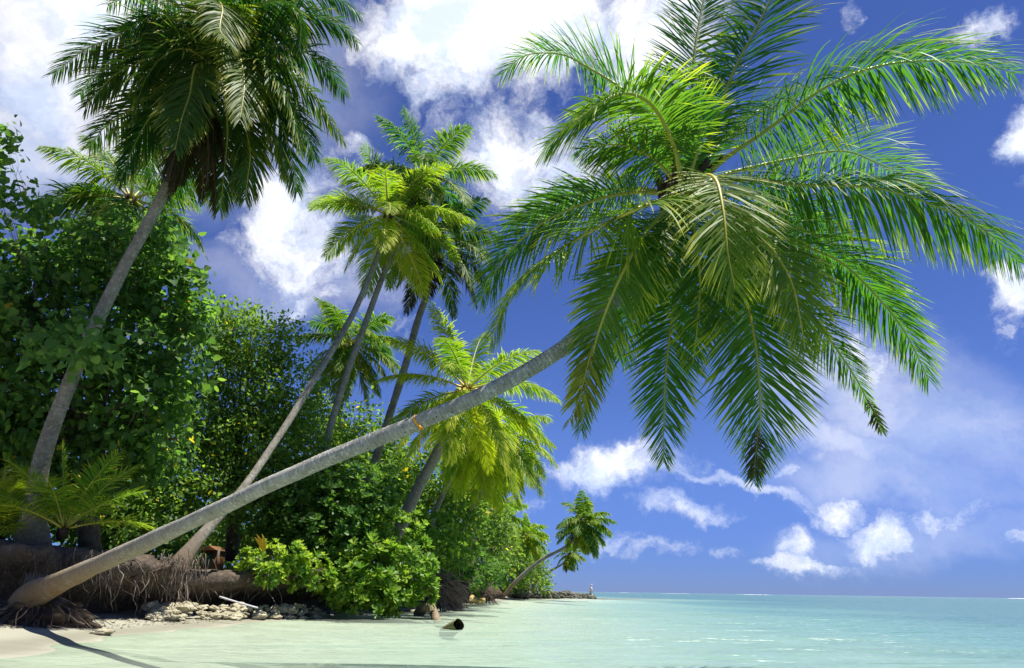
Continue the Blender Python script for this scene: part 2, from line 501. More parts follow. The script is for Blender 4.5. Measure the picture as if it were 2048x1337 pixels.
def inside(px, py, poly):
    r_ = np.zeros(px.shape, bool)
    q = np.vstack([poly, poly[:1]])
    for (x0, y0), (x1, y1) in zip(q[:-1], q[1:]):
        if y0 == y1:
            continue
        c_ = ((y0 > py) != (y1 > py)) & (px < (x1 - x0) * (py - y0) / (y1 - y0) + x0)
        r_ ^= c_
    return r_

def sand_z(X, Y):
    dd = seg_dist(X, Y, shore[:19])
    ins = inside(X, Y, shore)
    und = .35 * np.sin(X * .21 + 1.3) * np.cos(Y * .17) + .2 * np.sin(X * .5 + Y * .31)
    deep = -np.clip(.045 * dd ** 1.05 * (1 + .35 * und), 0, 3.2)
    inl = np.clip(.085 * dd, 0, .30)
    return np.where(ins, inl, deep)

def geo_axis(a, b, lo, hi, step, grow=1.16):
    ax = list(np.arange(a, b + 1e-6, step))
    s = step
    while ax[-1] < hi:
        s *= grow
        ax.append(ax[-1] + s)
    s = step
    while ax[0] > lo:
        s *= grow
        ax.insert(0, ax[0] - s)
    return np.array(ax)

def grid(name, xs, ys, zf, m, attrs=None, keep=None):
    X, Y = np.meshgrid(xs, ys)
    Z = zf(X, Y)
    nx, ny = len(xs), len(ys)
    V = np.stack([X, Y, Z], -1).reshape(-1, 3)
    i = np.arange(ny - 1)[:, None] * nx + np.arange(nx - 1)[None, :]
    Q = np.stack([i, i + 1, i + nx + 1, i + nx], -1).reshape(-1, 4)
    at = {k: f_(X, Y).ravel() for k, f_ in (attrs or {}).items()}
    return mesh(name, V, quads=Q, m=m, smooth=True, attrs=at)

xs = geo_axis(-9, 9, -30, 6000, .16, 1.13)
ys = geo_axis(4, 24, -12, 9000, .16, 1.13)
tag(add('beach', grid('beach', xs, ys, lambda X, Y: sand_z(X, Y) + .012 * np.sin(X * 3.1 + np.sin(Y * 1.7)) * np.sin(Y * 2.3), 'sand')),
    'pale coral sand beach running under the shallow water', kind='structure')

def wave_z(X, Y):
    dist = np.hypot(X, Y)
    a = np.clip(1.2 - dist / 40, .15, 1) * np.clip((sand_z(X, Y) * -8), .15, 1)
    return a * (.022 * np.sin(Y * 3.3 + .6 * np.sin(X * .8) + .25 * X) + .018 * np.sin(Y * 5.7 - .45 * X + np.sin(X * .5 + 2) + 1.) + .006 * np.sin(Y * 1.4 + .2 * X))

tag(add('water', grid('water', xs, ys, wave_z, 'water', {'depth': lambda X, Y: np.clip(-sand_z(X, Y), 0, 1.0)})),
    'clear turquoise lagoon water shallowing to pale green by the beach', kind='structure')

# ------------------------------------------------------------------ eroded bank and the ground behind it
bank_px = [(-420, 1080, 9.6), (-200, 1082, 9.9), (0, 1085, 10.3), (100, 1092, 10.6), (200, 1102, 11.0), (330, 1118, 12.0), (400, 1141, 13.4), (520, 1146, 14.9),
           (640, 1156, 16.8), (760, 1166, 19.5), (860, 1164, 25), (940, 1166, 36), (985, 1173, 48), (1030, 1180, 62), (1085, 1186, 74)]
bank_pts = np.array([P(*q) for q in bank_px])
edge, edge_len = spline(bank_pts, 620)
# finer sampling near the camera
Tn = unit(np.gradient(edge[:, :2], axis=0))
outn = np.stack([Tn[:, 1], -Tn[:, 0]], 1)            # towards the sea
prof = [(-70, .6, 0), (-30, .45, 0), (-12, .3, 0), (-6, .16, .3), (-3, .08, .5), (-1.6, .05, .7), (-.8, .03, .8), (-.35, .015, .9), (-.1, .0, 1), (.03, -.04, 1),
        (.08, -.10, 1), (.09, -.2, 1), (.05, -.28, 1), (-.08, -.36, 1), (-.35, -.44, 1), (-.75, -.54, 1), (-1.05, -.7, 1), (-1.2, -1.0, 1), (-1.25, -1.5, .5)]
V = []
for k in range(len(edge)):
    sc_ = max(.35, min(1., edge[k, 2] / 1.0))
    for (o_, dz, nz_) in prof:
        b = edge[k] + np.array([outn[k, 0] * o_, outn[k, 1] * o_, dz * (sc_ if dz < 0 else 1)])
        V.append((b[0], b[1], b[2], nz_, outn[k, 0], outn[k, 1]))
V = np.array(V)
nz1 = fbm3(V[:, :3], 1.7, 1.)
nz2 = fbm3(V[:, :3], 6., 5.)
push = V[:, 3] * (.26 * nz1 + .10 * nz2)
V3 = V[:, :3] + np.stack([V[:, 4] * push, V[:, 5] * push, V[:, 3] * (.07 * nz2 + .06 * nz1)], 1)
npf = len(prof)
i = np.arange(len(edge) - 1)[:, None] * npf + np.arange(npf - 1)[None, :]
Q = np.stack([i, i + 1, i + npf + 1, i + npf], -1).reshape(-1, 4)
tag(add('bank_terrain', mesh('bank_terrain', V3, quads=Q, m='soil', smooth=True)), 'eroded dark soil bank with an undercut edge behind the beach', kind='structure')

def bank_at(px):
    """edge point and sea-ward direction nearest below a photo column"""
    k = int(np.argmin(np.abs(np.array([1024 + F * ((e - C0) @ rt) / ((e - C0) @ fw) for e in edge]) - px)))
    return edge[k], outn[k]

EDGE_PX = np.array([1024 + F * ((e - C0) @ rt) / ((e - C0) @ fw) for e in edge])
def hang_roots(name, label, px0, px1, n, lmin, lmax, r, m, seed):
    g = np.random.default_rng(seed)
    ids = np.where((EDGE_PX > px0) & (EDGE_PX < px1))[0]
    bag = Bag()
    for _ in range(n):
        k = g.choice(ids)
        e, o2 = edge[k], outn[k]
        st = e + np.array([o2[0], o2[1], 0]) * g.uniform(-.25, .02) + np.array([0, 0, g.uniform(-.32, -.04)])
        L = g.uniform(lmin, lmax)
        d_ = np.array([o2[0], o2[1], 0]) * g.uniform(.0, .35) + np.array([g.normal(0, .35), g.normal(0, .35), -.6])
        p_ = [st]
        for s in range(5):
            d_ = unit(d_ + np.array([g.normal(0, .5), g.normal(0, .4), -.22]))
            q_ = p_[-1] + d_ * L / 5
            q_[2] = max(q_[2], .04)
            p_.append(q_)
        rr = r * g.lognormal(-.2, .6)
        bag.tube(p_, np.linspace(rr, rr * .3, 6), 4)
    return tag(add(name, bag.mesh(name, m)), label, 'roots', kind='stuff')

hang_roots('hanging_roots', 'dark tangle of fine roots hanging from the undercut bank', -200, 420, 260, .2, .8, .007, 'root_dark', 1)
hang_roots('hanging_roots', 'pale wiry roots dangling below the bank edge', 150, 560, 70, .25, .85, .008, 'root', 2)
hang_roots('hanging_roots', 'short roots fringing the bank beneath the shrubs', 540, 1010, 180, .15, .7, .012, 'root_dark', 3)

# ------------------------------------------------------------------ palms
def leaflets(path, L, n, droop=.9, lift=.25, roll=0., wid=.02, segs=4, seed=0, start=.16, bias=0., tipang=32, profile=None, gaps=.0, wind=(0, 0, 0), upv=(0, 0, 1)):
    g = np.random.default_rng(seed)
    T, _, _ = frames(path)
    m_ = len(path)
    s = np.linspace(start, .995, n)
    idx = s * (m_ - 1)
    pt = np.stack([np.interp(idx, np.arange(m_), path[:, k]) for k in range(3)], 1)
    Tt = unit(np.stack([np.interp(idx, np.arange(m_), T[:, k]) for k in range(3)], 1))
    upv = np.asarray(upv, float)
    S = np.cross(Tt, upv)
    bad = np.linalg.norm(S, axis=1) < .25
    S = unit(S)
    # keep the side vector continuous where the rachis runs close to vertical
    for k in range(1, n):
        if bad[k] or S[k] @ S[k - 1] < 0:
            v = S[k - 1] - Tt[k] * (S[k - 1] @ Tt[k])
            S[k] = unit(v)
    N = np.cross(S, Tt)
    rl = roll if np.isscalar(roll) else np.interp(s, np.linspace(0, 1, len(roll)), roll)
    cr, sr = np.cos(rl), np.sin(rl)
    cr = np.broadcast_to(cr, (n,))[:, None]; sr = np.broadcast_to(sr, (n,))[:, None]
    S, N = S * cr + N * sr, N * cr - S * sr
    u_ = (s - start) / (1 - start)
    ln = L * np.clip(np.minimum(.5 + 2.2 * u_, 1.0), 0, 1) * np.where(u_ > .35, 1 - .72 * ((u_ - .35) / .65) ** 1.7, 1)
    if profile is not None:
        ln = ln * np.interp(u_, np.linspace(0, 1, len(profile)), profile)
    ang = np.radians(np.interp(u_, [0, .25, 1], [82, 62, tipang]))
    Vs, al, rn, Q, Tr = [], [], [], [], []
    base = 0
    gdir = np.array([0, 0, -1.])
    for side in (-1, 1):
        keep = g.random(n) >= gaps
        for _ in range(int(g.integers(0, 4))):
            q0 = int(g.integers(n // 5, n))
            keep[q0:q0 + int(g.integers(2, 5))] = False
        k_ = int(keep.sum())
        a = ang[keep] + g.normal(0, .10, k_)
        lf = lift + g.normal(0, .15, k_) + bias * side
        l_ = ln[keep] * g.uniform(.86, 1.08, k_)
        t_, s_, n_ = Tt[keep], S[keep] * side, N[keep]
        d0 = np.cos(a)[:, None] * t_ + np.sin(a)[:, None] * (np.cos(lf)[:, None] * s_ + np.sin(lf)[:, None] * n_)
        dr = droop * g.lognormal(-.03, .28, k_) * np.where(g.random(k_) < .05, 2.4, 1.) * (1 + bias * side * .3)
        cur = pt[keep].copy()
        tw = g.normal(0, .25, k_)
        prof_w = np.interp(np.linspace(0, 1, segs + 1), [0, .12, .45, .8, 1], [.45, .9, 1., .62, .04])
        ring = []
        for q in range(segs + 1):
            f_ = q / segs
            d_ = unit(d0 + (gdir * dr[:, None] + np.asarray(wind)) * (f_ ** 1.15))
            if q:
                cur = cur + d_ * (l_ / segs)[:, None]
            wv_ = unit(t_ - d_ * np.sum(t_ * d_, 1, keepdims=True))
            nn = np.cross(d_, wv_)
            wv_ = wv_ * np.cos(tw)[:, None] + nn * np.sin(tw)[:, None]
            hw = wid * prof_w[q] * np.clip(l_ / L, .45, 1.)[:, None]
            ring.append(np.stack([cur - wv_ * hw, cur + wv_ * hw], 1))
        A = np.stack(ring, 1).reshape(k_, (segs + 1) * 2, 3)
        Vs.append(A.reshape(-1, 3))
        al.append(np.tile(np.repeat(np.linspace(0, 1, segs + 1), 2), k_))
        rn.append(np.repeat(g.random(k_), (segs + 1) * 2))
        nv = (segs + 1) * 2
        b0 = base + np.arange(k_)[:, None] * nv
        qs = np.arange(segs)[None, :] * 2
        Q.append(np.stack([b0 + qs, b0 + qs + 1, b0 + qs + 3, b0 + qs + 2], -1).reshape(-1, 4))
        base += k_ * nv
    return np.vstack(Vs), np.vstack(Q), np.concatenate(al), np.concatenate(rn)

def add_frond(root, pts, L, n, yellow=.0, dead=.0, m='frond', r0_=.03, samples=40, name='frond', **kw):
    path, ln = spline(pts, samples)
    tpar = np.linspace(0, 1, samples)
    rad = r0_ * np.interp(tpar, [0, .06, .15, 1], [1.5, 1.05, .8, .12])
    V, Q, T = tube_arrays(path, rad, 6)
    fr = add(name, mesh(name, V, quads=Q, tris=T, m='rachis', smooth=True), root)
    fr.color = (min(1, yellow * 1.6 + .2), dead, 0, 1)
    V, Q, al, rn = leaflets(path, L, n, **kw)
    lf = add('leaflets', mesh('leaflets', V, quads=Q, m=m, attrs={'along': al, 'rnd': rn}), fr, kind='stuff')
    lf.color = (yellow, dead, 0, 1)
    return fr

def trunk_mesh(pts, rads, m='bark', sides=20, step=.014, ring=.07, amp=.012, seed=0):
    data = np.hstack([np.asarray(pts, float), np.asarray(rads, float)[:, None]])
    _, ln = spline(data, 10)
    n = max(24, int(ln / step))
    sp, _ = spline(data, n)
    path, rad = sp[:, :3], sp[:, 3]
    g = np.random.default_rng(seed)
    s = np.linspace(0, ln, n)
    # uneven leaf-scar rings
    bounds = [0.]
    while bounds[-1] < ln:
        bounds.append(bounds[-1] + ring * g.uniform(.55, 1.5))
    bounds = np.array(bounds)
    k = np.searchsorted(bounds, s, side='right') - 1
    ph = (s - bounds[k]) / np.diff(bounds)[np.minimum(k, len(bounds) - 2)]
    hgt = g.uniform(.4, 1.2, len(bounds))
    a = np.linspace(0, 2 * math.pi, sides, endpoint=False)
    wob = .35 * np.sin(a[None, :] * 2 + g.uniform(0, 6, len(bounds))[k][:, None])
    ph2 = np.clip(ph[:, None] + .12 * wob, 0, 1)
    prof_ = np.where(ph2 > .84, (1 - ph2) / .16, ph2 / .84 * .8 + .2) - .5
    rr = rad[:, None] + amp * hgt[k][:, None] * prof_
    lump = np.array([[mnoise.noise(Vector((s_ * 1.7, math.cos(b) * .8 + seed, math.sin(b) * .8))) for b in a] for s_ in s[::6]])
    lump = np.stack([np.interp(np.arange(n), np.arange(n)[::6], lump[:, q]) for q in range(sides)], 1)
    rr = rr * (1 + .12 * lump)
    V, Q, T = tube_arrays(path, rr, sides)
    rg = np.concatenate([np.clip(1 - np.abs(ph2 - .92) / .14, 0, 1).ravel(), [0, 0]])
    return mesh('trunk', V, quads=Q, tris=T, m=m, smooth=True, attrs={'ring': rg}), path, rad

PALM_GROUP = 'coconut palms along the shore'

def crown_fronds(root, c, axis, n, L, leaf, nl, m, seed, emin=-58, emax=68, yellow=.15, droop=.9, wind=(.05, 0, 0), wid=.028, r0_=.035, bend=1.25, dead=0, segs=3, short=.82, az_skip=None, heart=.18):
    g = np.random.default_rng(seed)
    axis = unit(axis)
    ref = unit(np.cross(axis, (0, 1, .1)))
    ref2 = np.cross(axis, ref)
    for k in range(n):
        f_ = (k + .5) / n
        el = R(emax + (emin - emax) * f_ ** .85) + g.normal(0, .09)
        az = k * 2.39996 + g.normal(0, .22)
        d_ = math.cos(el) * (math.cos(az) * ref + math.sin(az) * ref2) + math.sin(el) * axis
        ll = L * g.uniform(short, 1.08) * (1 - .12 * max(0, f_ - .7))
        p_ = [c + d_ * .08]
        M_ = 9
        dd = d_.copy()
        bb = bend * g.uniform(.75, 1.3) * (.55 + .55 * math.cos(el))
        for q in range(M_):
            dd = unit(dd + (np.array([0, 0, -1.]) * bb * (.35 + q / M_) + np.asarray(wind) * 2) / M_)
            p_.append(p_[-1] + dd * ll / M_)
        y_ = max(0, yellow * g.uniform(.3, 1.7) + (.25 if f_ > .8 else 0))
        dk = 0
        if f_ > 1 - dead:
            dk = g.uniform(.75, 1)
        add_frond(root, p_, leaf * 1.08 * g.uniform(.88, 1.1), int(nl * 1.45), y_, dk, m, r0_, 26, droop=droop * g.uniform(.7, 1.3), lift=.22, roll=g.normal(0, .25), wid=wid * .68, segs=segs,
                  seed=int(g.integers(1e9)), gaps=.04, wind=tuple(np.asarray(wind) * .8))
    # the dark heart of the crown: leaf bases wrapped in fibre
    V, Q, T = tube_arrays([c - axis * heart * 2.2, c - axis * heart * .8, c + axis * heart * .1, c + axis * heart * .9], [heart * .55, heart * .8, heart * .75, heart * .15], 10)
    V = V + .03 * np.random.default_rng(seed).normal(0, 1, V.shape)
    add('crown_heart', mesh('crown_heart', V, quads=Q, tris=T, m='fibre', smooth=False), root)

def palm(label, trunk_px, widths, n, L, leaf, nl, m='frond_far', seed=1, bark='bark_far', group=PALM_GROUP, sides=14, step=.03, ring=.08, crown_px=None, **kw):
    """trunk_px: (x, y, depth) from base to crown; widths: trunk width in photo pixels at those points"""
    pts = np.array([P(*q) for q in trunk_px])
    rads = np.array([wd / F * q[2] / 2 * .92 for wd, q in zip(widths, trunk_px)])
    pts[0][2] -= .25
    root = thing('coconut_palm', label, 'palm tree', pts[0], group)
    me, path, rad = trunk_mesh(pts, rads, bark, sides, step, ring, .010, seed)
    add('trunk', me, root)
    ax = unit(unit(path[-1] - path[-6]) * .6 + np.array([0, 0, .6]))
    crown_fronds(root, path[-1], ax, n, L, leaf, nl, m, seed * 13 + 5, **kw)
    return root, path

# ---- the leaning palm in front, frond by frond as the photograph shows them
tp = [(52, 1215, 9.7), (62, 1196, 9.6), (105, 1172, 9.3), (180, 1137, 8.6), (300, 1083, 7.7), (430, 1022, 7.0), (550, 964, 6.5), (700, 900, 6.1), (850, 840, 5.9), (1000, 772, 5.85), (1110, 708, 5.9), (1180, 655, 6.0), (1250, 580, 6.15), (1315, 490, 6.3), (1362, 395, 6.5)]
tw_ = [74, 62, 44, 35, 32, 31, 31, 31, 31, 30, 30, 30, 29, 28, 28]
pts = np.array([P(*q) for q in tp])
rads = np.array([wd / F * q[2] / 2 for wd, q in zip(tw_, tp)])
lean = thing('coconut_palm', 'nearest palm, its pale ringed trunk leaning low across the water', 'palm tree', (pts[0][0], pts[0][1], .1), PALM_GROUP)
me, lpath, lrad = trunk_mesh(pts, rads, 'bark', 30, .008, .036, .007, 3)
add('trunk', me, lean)
c = lpath[-1]
MF = [  # (pixel path with depth), leaflet length m, pairs, options
    ([(1352, 370, 6.9), (1325, 285, 7.0), (1258, 191, 7.2), (1172, 133, 7.5), (1119, 109, 7.8), (1050, 112, 8.0), (1003, 150, 8.1)], .72, 105, dict(droop=.75, lift=.35, yellow=.03)),
    ([(1368, 380, 6.8), (1350, 300, 6.6), (1315, 225, 6.4), (1275, 192, 6.2), (1226, 193, 6.0), (1146, 246, 5.8), (1093, 292, 5.75)], .74, 105, dict(droop=.9, lift=.25, yellow=.16)),
    ([(1378, 370, 7.0), (1384, 280, 7.2), (1386, 207, 7.4), (1389, 106, 7.6), (1412, -20, 7.9), (1440, -120, 8.1)], .62, 95, dict(droop=.35, lift=.15, tipang=25, upv=(.1, -.7, .7))),
    ([(1392, 362, 6.95), (1428, 250, 6.9), (1470, 138, 6.9), (1513, 58, 6.9), (1560, -30, 7.0), (1640, -110, 7.1)], .86, 105, dict(droop=.55, lift=.05, roll=.25, upv=(-.2, -.75, .6))),
    ([(1400, 366, 6.9), (1449, 319, 6.8), (1534, 260, 6.7), (1651, 175, 6.6), (1757, 133, 6.6), (1863, 122, 6.6), (1970, 130, 6.6), (2028, 148, 6.65)], .86, 125, dict(droop=1.25, lift=.30, yellow=.05, wind=(.2, 0, 0))),
    ([(1400, 372, 7.1), (1465, 345, 7.3), (1598, 315, 7.6), (1688, 303, 7.8), (1757, 328, 8.0), (1858, 375, 8.2)], .82, 95, dict(droop=.6, lift=.25, yellow=.1)),
    ([(1400, 376, 6.8), (1491, 359, 6.6), (1598, 370, 6.4), (1757, 377, 6.3), (1890, 420, 6.25), (1970, 462, 6.25), (2040, 526, 6.3)], .80, 125, dict(droop=1.6, lift=.15, yellow=.05)),
    ([(1395, 385, 7.0), (1480, 425, 7.1), (1545, 447, 7.25), (1624, 466, 7.4), (1704, 515, 7.6), (1773, 590, 7.7), (1822, 645, 7.7)], .66, 95, dict(droop=.45, lift=.1, yellow=.0)),
    ([(1392, 390, 6.85), (1490, 440, 6.8), (1571, 480, 6.75), (1677, 522, 6.7), (1757, 597, 6.7), (1810, 666, 6.7), (1858, 761, 6.7)], .66, 115, dict(droop=.95, lift=.2, yellow=.05)),
    ([(1385, 375, 6.7), (1408, 353, 6.4), (1432, 362, 6.1), (1446, 420, 5.85), (1455, 500, 5.7), (1470, 578, 5.65)], .68, 80, dict(droop=.55, lift=.15, yellow=.32, roll=0., upv=(0, -.8, .5), start=.24)),
    ([(1392, 385, 6.75), (1440, 395, 6.5), (1500, 440, 6.3), (1545, 500, 6.1), (1582, 563, 5.95), (1600, 638, 5.85), (1610, 700, 5.85)], .58, 90, dict(droop=.6, lift=.1, yellow=.30, upv=(0, -.8, .5), start=.3)),
    ([(1385, 395, 6.9), (1480, 480, 6.9), (1571, 586, 6.9), (1640, 655, 6.9), (1704, 745, 6.85), (1736, 804, 6.85), (1768, 868, 6.85)], .56, 95, dict(droop=.7, lift=.1, yellow=.1, profile=[1, 1, 1, .9, .55, .4])),
    ([(1378, 395, 6.8), (1440, 480, 6.6), (1483, 575, 6.4), (1507, 666, 6.25), (1518, 761, 6.15), (1520, 852, 6.15), (1507, 963, 6.2)], .74, 120, dict(droop=.25, lift=.1, yellow=.1, upv=(0, -.8, .5), profile=[.8, 1, 1, 1.05, .8, .6])),
    ([(1368, 400, 6.9), (1366, 506, 6.8), (1348, 612, 6.75), (1334, 719, 6.75), (1328, 825, 6.75), (1327, 926, 6.8)], .54, 105, dict(droop=.2, lift=.1, yellow=.05, upv=(0, -.8, .5))),
    ([(1350, 395, 6.75), (1289, 469, 6.3), (1247, 543, 6.15), (1210, 628, 6.15), (1183, 719, 6.25), (1162, 862, 6.4)], .46, 115, dict(droop=.45, lift=.1, yellow=.12, upv=(.2, -.8, .5))),
    ([(1350, 392, 6.8), (1279, 416, 5.765), (1172, 469, 6.3), (1093, 517, 6.1), (1024, 580, 5.95), (981, 682, 5.9)], .66, 115, dict(droop=1.1, lift=.2, yellow=.22)),
    ([(1345, 390, 7.0), (1280, 385, 7.05), (1199, 398, 7.1), (1093, 441, 7.15), (1013, 510, 7.2), (962, 600, 7.2)], .72, 110, dict(droop=.75, lift=.3, yellow=.05)),
    ([(1345, 386, 7.05), (1270, 378, 7.3), (1180, 384, 7.6), (1090, 412, 7.8), (1010, 452, 7.9)], .55, 85, dict(droop=.6, lift=.3, yellow=.08)),
    # inner and rear fronds seen between the others
    ([(1365, 385, 7.0), (1340, 290, 7.4), (1325, 220, 7.8), (1318, 160, 8.1)], .5, 70, dict(droop=.5, lift=.2)),
    ([(1395, 385, 7.1), (1480, 390, 7.5), (1590, 420, 7.9), (1700, 470, 8.2)], .72, 80, dict(droop=.9, lift=.2)),
    ([(1390, 390, 7.0), (1430, 480, 7.2), (1470, 590, 7.3), (1530, 700, 7.35)], .6, 80, dict(droop=.5, lift=.1, upv=(0, -.8, .5))),
    ([(1360, 395, 7.05), (1300, 490, 7.2), (1265, 600, 7.3), (1240, 720, 7.35)], .62, 90, dict(droop=.45, lift=.1, upv=(0, -.8, .5))),
    ([(1360, 400, 6.8), (1325, 480, 6.4), (1295, 560, 6.25), (1275, 630, 6.2)], .42, 75, dict(droop=.45, lift=.1, upv=(0, -.8, .5), yellow=.06)),
    ([(1375, 400, 6.8), (1390, 470, 6.45), (1400, 560, 6.3), (1395, 650, 6.25), (1385, 730, 6.3)], .5, 90, dict(droop=.4, lift=.1, upv=(0, -.8, .5), yellow=.06)),

    ([(1390, 365, 7.05), (1440, 290, 7.5), (1520, 220, 7.9), (1610, 190, 8.2)], .7, 80, dict(droop=.8, lift=.3)),
    ([(1375, 370, 6.85), (1395, 300, 6.7), (1400, 235, 6.65), (1385, 190, 6.6)], .5, 60, dict(droop=.3, lift=.2, start=.2)),
    ([(1360, 370, 6.9), (1310, 320, 6.85), (1240, 290, 6.8), (1160, 300, 6.85)], .55, 75, dict(droop=.9, lift=.2, yellow=.08)),
]
for k, (pp, L, n, kw) in enumerate(MF):
    kw = dict(kw)
    y_ = kw.pop('yellow', .02)
    w3 = [P(x, y, 6.5 + (t_ - 6.95) * 1.1) for x, y, t_ in pp]
    w3[0] = c + (w3[0] - c) * .6
    add_frond(lean, w3, L * .96, int(n * 1.6), y_, 0, 'frond', .027, 60, wid=.0098, segs=6, seed=100 + k, gaps=.03, **kw)
# withered leaflet hanging at the crown's left side, and the withered tip
add_frond(lean, [P(1205, 640, 5.7), P(1178, 720, 5.7), P(1160, 790, 5.75), P(1135, 850, 5.8)], .28, 26, .8, .55, 'frond', .012, 20, wid=.016, segs=4, seed=400, droop=.8, lift=0.)
add_frond(lean, [P(1516, 860, 5.6), P(1512, 900, 5.62), P(1508, 965, 5.65)], .17, 26, .1, .9, 'frond', .008, 14, wid=.010, segs=3, seed=401, droop=.6, lift=0., start=.05)
add_frond(lean, [P(1735, 800, 6.38), P(1750, 830, 6.38), P(1768, 870, 6.4)], .14, 22, .0, .9, 'frond', .007, 14, wid=.009, segs=3, seed=402, droop=.8, lift=0., start=.05)
# leaf bases wrapped in fibre at the heart of the crown
ax = unit(lpath[-1] - lpath[-20])
for k in range(16):
    a_ = k * 2.4
    s1 = unit(np.cross(ax, (0, 1, 0))); s2 = np.cross(ax, s1)
    d_ = math.cos(a_) * s1 + math.sin(a_) * s2
    b_ = c + ax * (-.22 + .018 * k)
    V, Q, T = tube_arrays([b_ + d_ * .05, b_ + d_ * .12 + ax * .08, b_ + d_ * .21 + ax * .24, b_ + d_ * .33 + ax * .38], [.052, .052, .04, .028], 7)
    add('leaf_base', mesh('leaf_base', V, quads=Q, tris=T, m='fibre', smooth=True), lean)
# root ball at its foot
b0 = P(80, 1212, 9.7)
g = np.random.default_rng(11)
a = np.linspace(0, 2 * math.pi, 48, endpoint=False)
hs = np.linspace(0, 1, 22)
V = []
for hh in hs:
    for b_ in a:
        rr = (.70 - .42 * hh ** 1.1)
        nn = mnoise.fractal(Vector((math.cos(b_) * 1.6, math.sin(b_) * 1.6, hh * 2.2)), 1., 2., 4)
        stri = .05 * math.sin(b_ * 17 + 3 * nn)
        rr *= 1 + .5 * nn + stri
        V.append((b0[0] + .10 + rr * math.cos(b_) * 1.1, b0[1] + rr * math.sin(b_), -.05 + (b0[2] + .10) * hh))
V = np.array(V)
i = np.arange(21)[:, None] * 48
j = np.arange(48)[None, :]
Q = np.stack([i + j, i + (j + 1) % 48, i + 48 + (j + 1) % 48, i + 48 + j], -1).reshape(-1, 4)
add('root_ball', mesh('root_ball', V, quads=Q, m='fibre', smooth=True), lean)
bag = Bag()
for k in range(300):
    th = g.uniform(-2.6, .9)
    st = b0 + np.array([math.cos(th) * .22, math.sin(th) * .22, g.uniform(-.30, .10)])
    d_ = np.array([math.cos(th), math.sin(th), g.uniform(-.5, .1)])
    L_ = g.uniform(.4, .9)
    p_ = [st]
    for q in range(6):
        d_ = unit(d_ + np.array([g.normal(0, .28), g.normal(0, .28), -.16 + g.normal(0, .15)]))
        q_ = p_[-1] + d_ * L_ / 6
        q_[2] = max(q_[2], .02)
        p_.append(q_)
    rr = .008 * g.lognormal(0, .5)
    bag.tube(p_, np.linspace(rr, rr * .45, 7), 4)
add('roots', bag.mesh('roots', 'root_dark'), lean, kind='stuff')
bag = Bag()
for k in range(170):      # pale fibrous brush where the trunk leaves the bank
    st = lpath[int(g.uniform(2, 40))] + np.array([g.normal(0, .05), g.normal(0, .05), .10 + g.normal(0, .04)])
    d_ = unit(np.array([g.normal(.1, .35), g.normal(.1, .3), 1.]))
    L_ = g.uniform(.08, .26)
    bag.tube([st, st + d_ * L_ * .5, st + d_ * L_ + np.array([g.normal(0, .02), 0, 0])], [.004, .003, .001], 3)
add('fibre_tuft', bag.mesh('fibre_tuft', 'root'), lean, kind='stuff')

# ribbon tied round the leaning trunk
def trunk_point(px):
    k = int(np.argmin([abs(1024 + F * ((e - C0) @ rt) / ((e - C0) @ fw) - px) for e in lpath]))
    return k
k = trunk_point(839)
T_, N_, B_ = frames(lpath)
rad_ = lrad[k] + .005
axr = unit(T_[k] + .28 * unit(np.cross(T_[k], fw)))
n1_ = unit(N_[k] - axr * (N_[k] @ axr)); n2_ = np.cross(axr, n1_)
aa = np.linspace(0, 2 * math.pi, 40, endpoint=False)
V = []
for b_ in aa:
    rdir = math.cos(b_) * n1_ + math.sin(b_) * n2_
    for (o_, h_) in ((0, -.009), (.003, -.009), (.003, .009), (0, .009)):
        V.append(lpath[k] + rdir * (rad_ + o_) + axr * h_)
i = np.arange(40)[:, None] * 4; i2 = (np.arange(40)[:, None] + 1) % 40 * 4
j = np.arange(4)[None, :]; j2 = (j + 1) % 4
Q = np.stack([i + j, i2 + j, i2 + j2, i + j2], -1).reshape(-1, 4)
rb = thing('ribbon', 'orange ribbon tied round the leaning palm trunk with a string hanging down', 'ribbon', lpath[k])
add('band', mesh('band', np.array(V), quads=Q, m='ribbon', smooth=False), rb)
e_ = P(841, 858, 5.78)
V, Q, T = tube_arrays([e_, e_ + [0.004, 0, -.08], e_ + [-.004, 0, -.16], P(840, 905, 5.78), P(840, 917, 5.78)], [.007, .004, .004, .005, .009], 5)
add('string', mesh('string', V, quads=Q, tris=T, m='ribbon', smooth=True), rb)
V, Q, T = tube_arrays([P(838, 852, 5.78), P(842, 858, 5.765), P(847, 857, 5.78)], [.012, .017, .008], 6)
add('knot', mesh('knot', V, quads=Q, tris=T, m='ribbon', smooth=True), rb)

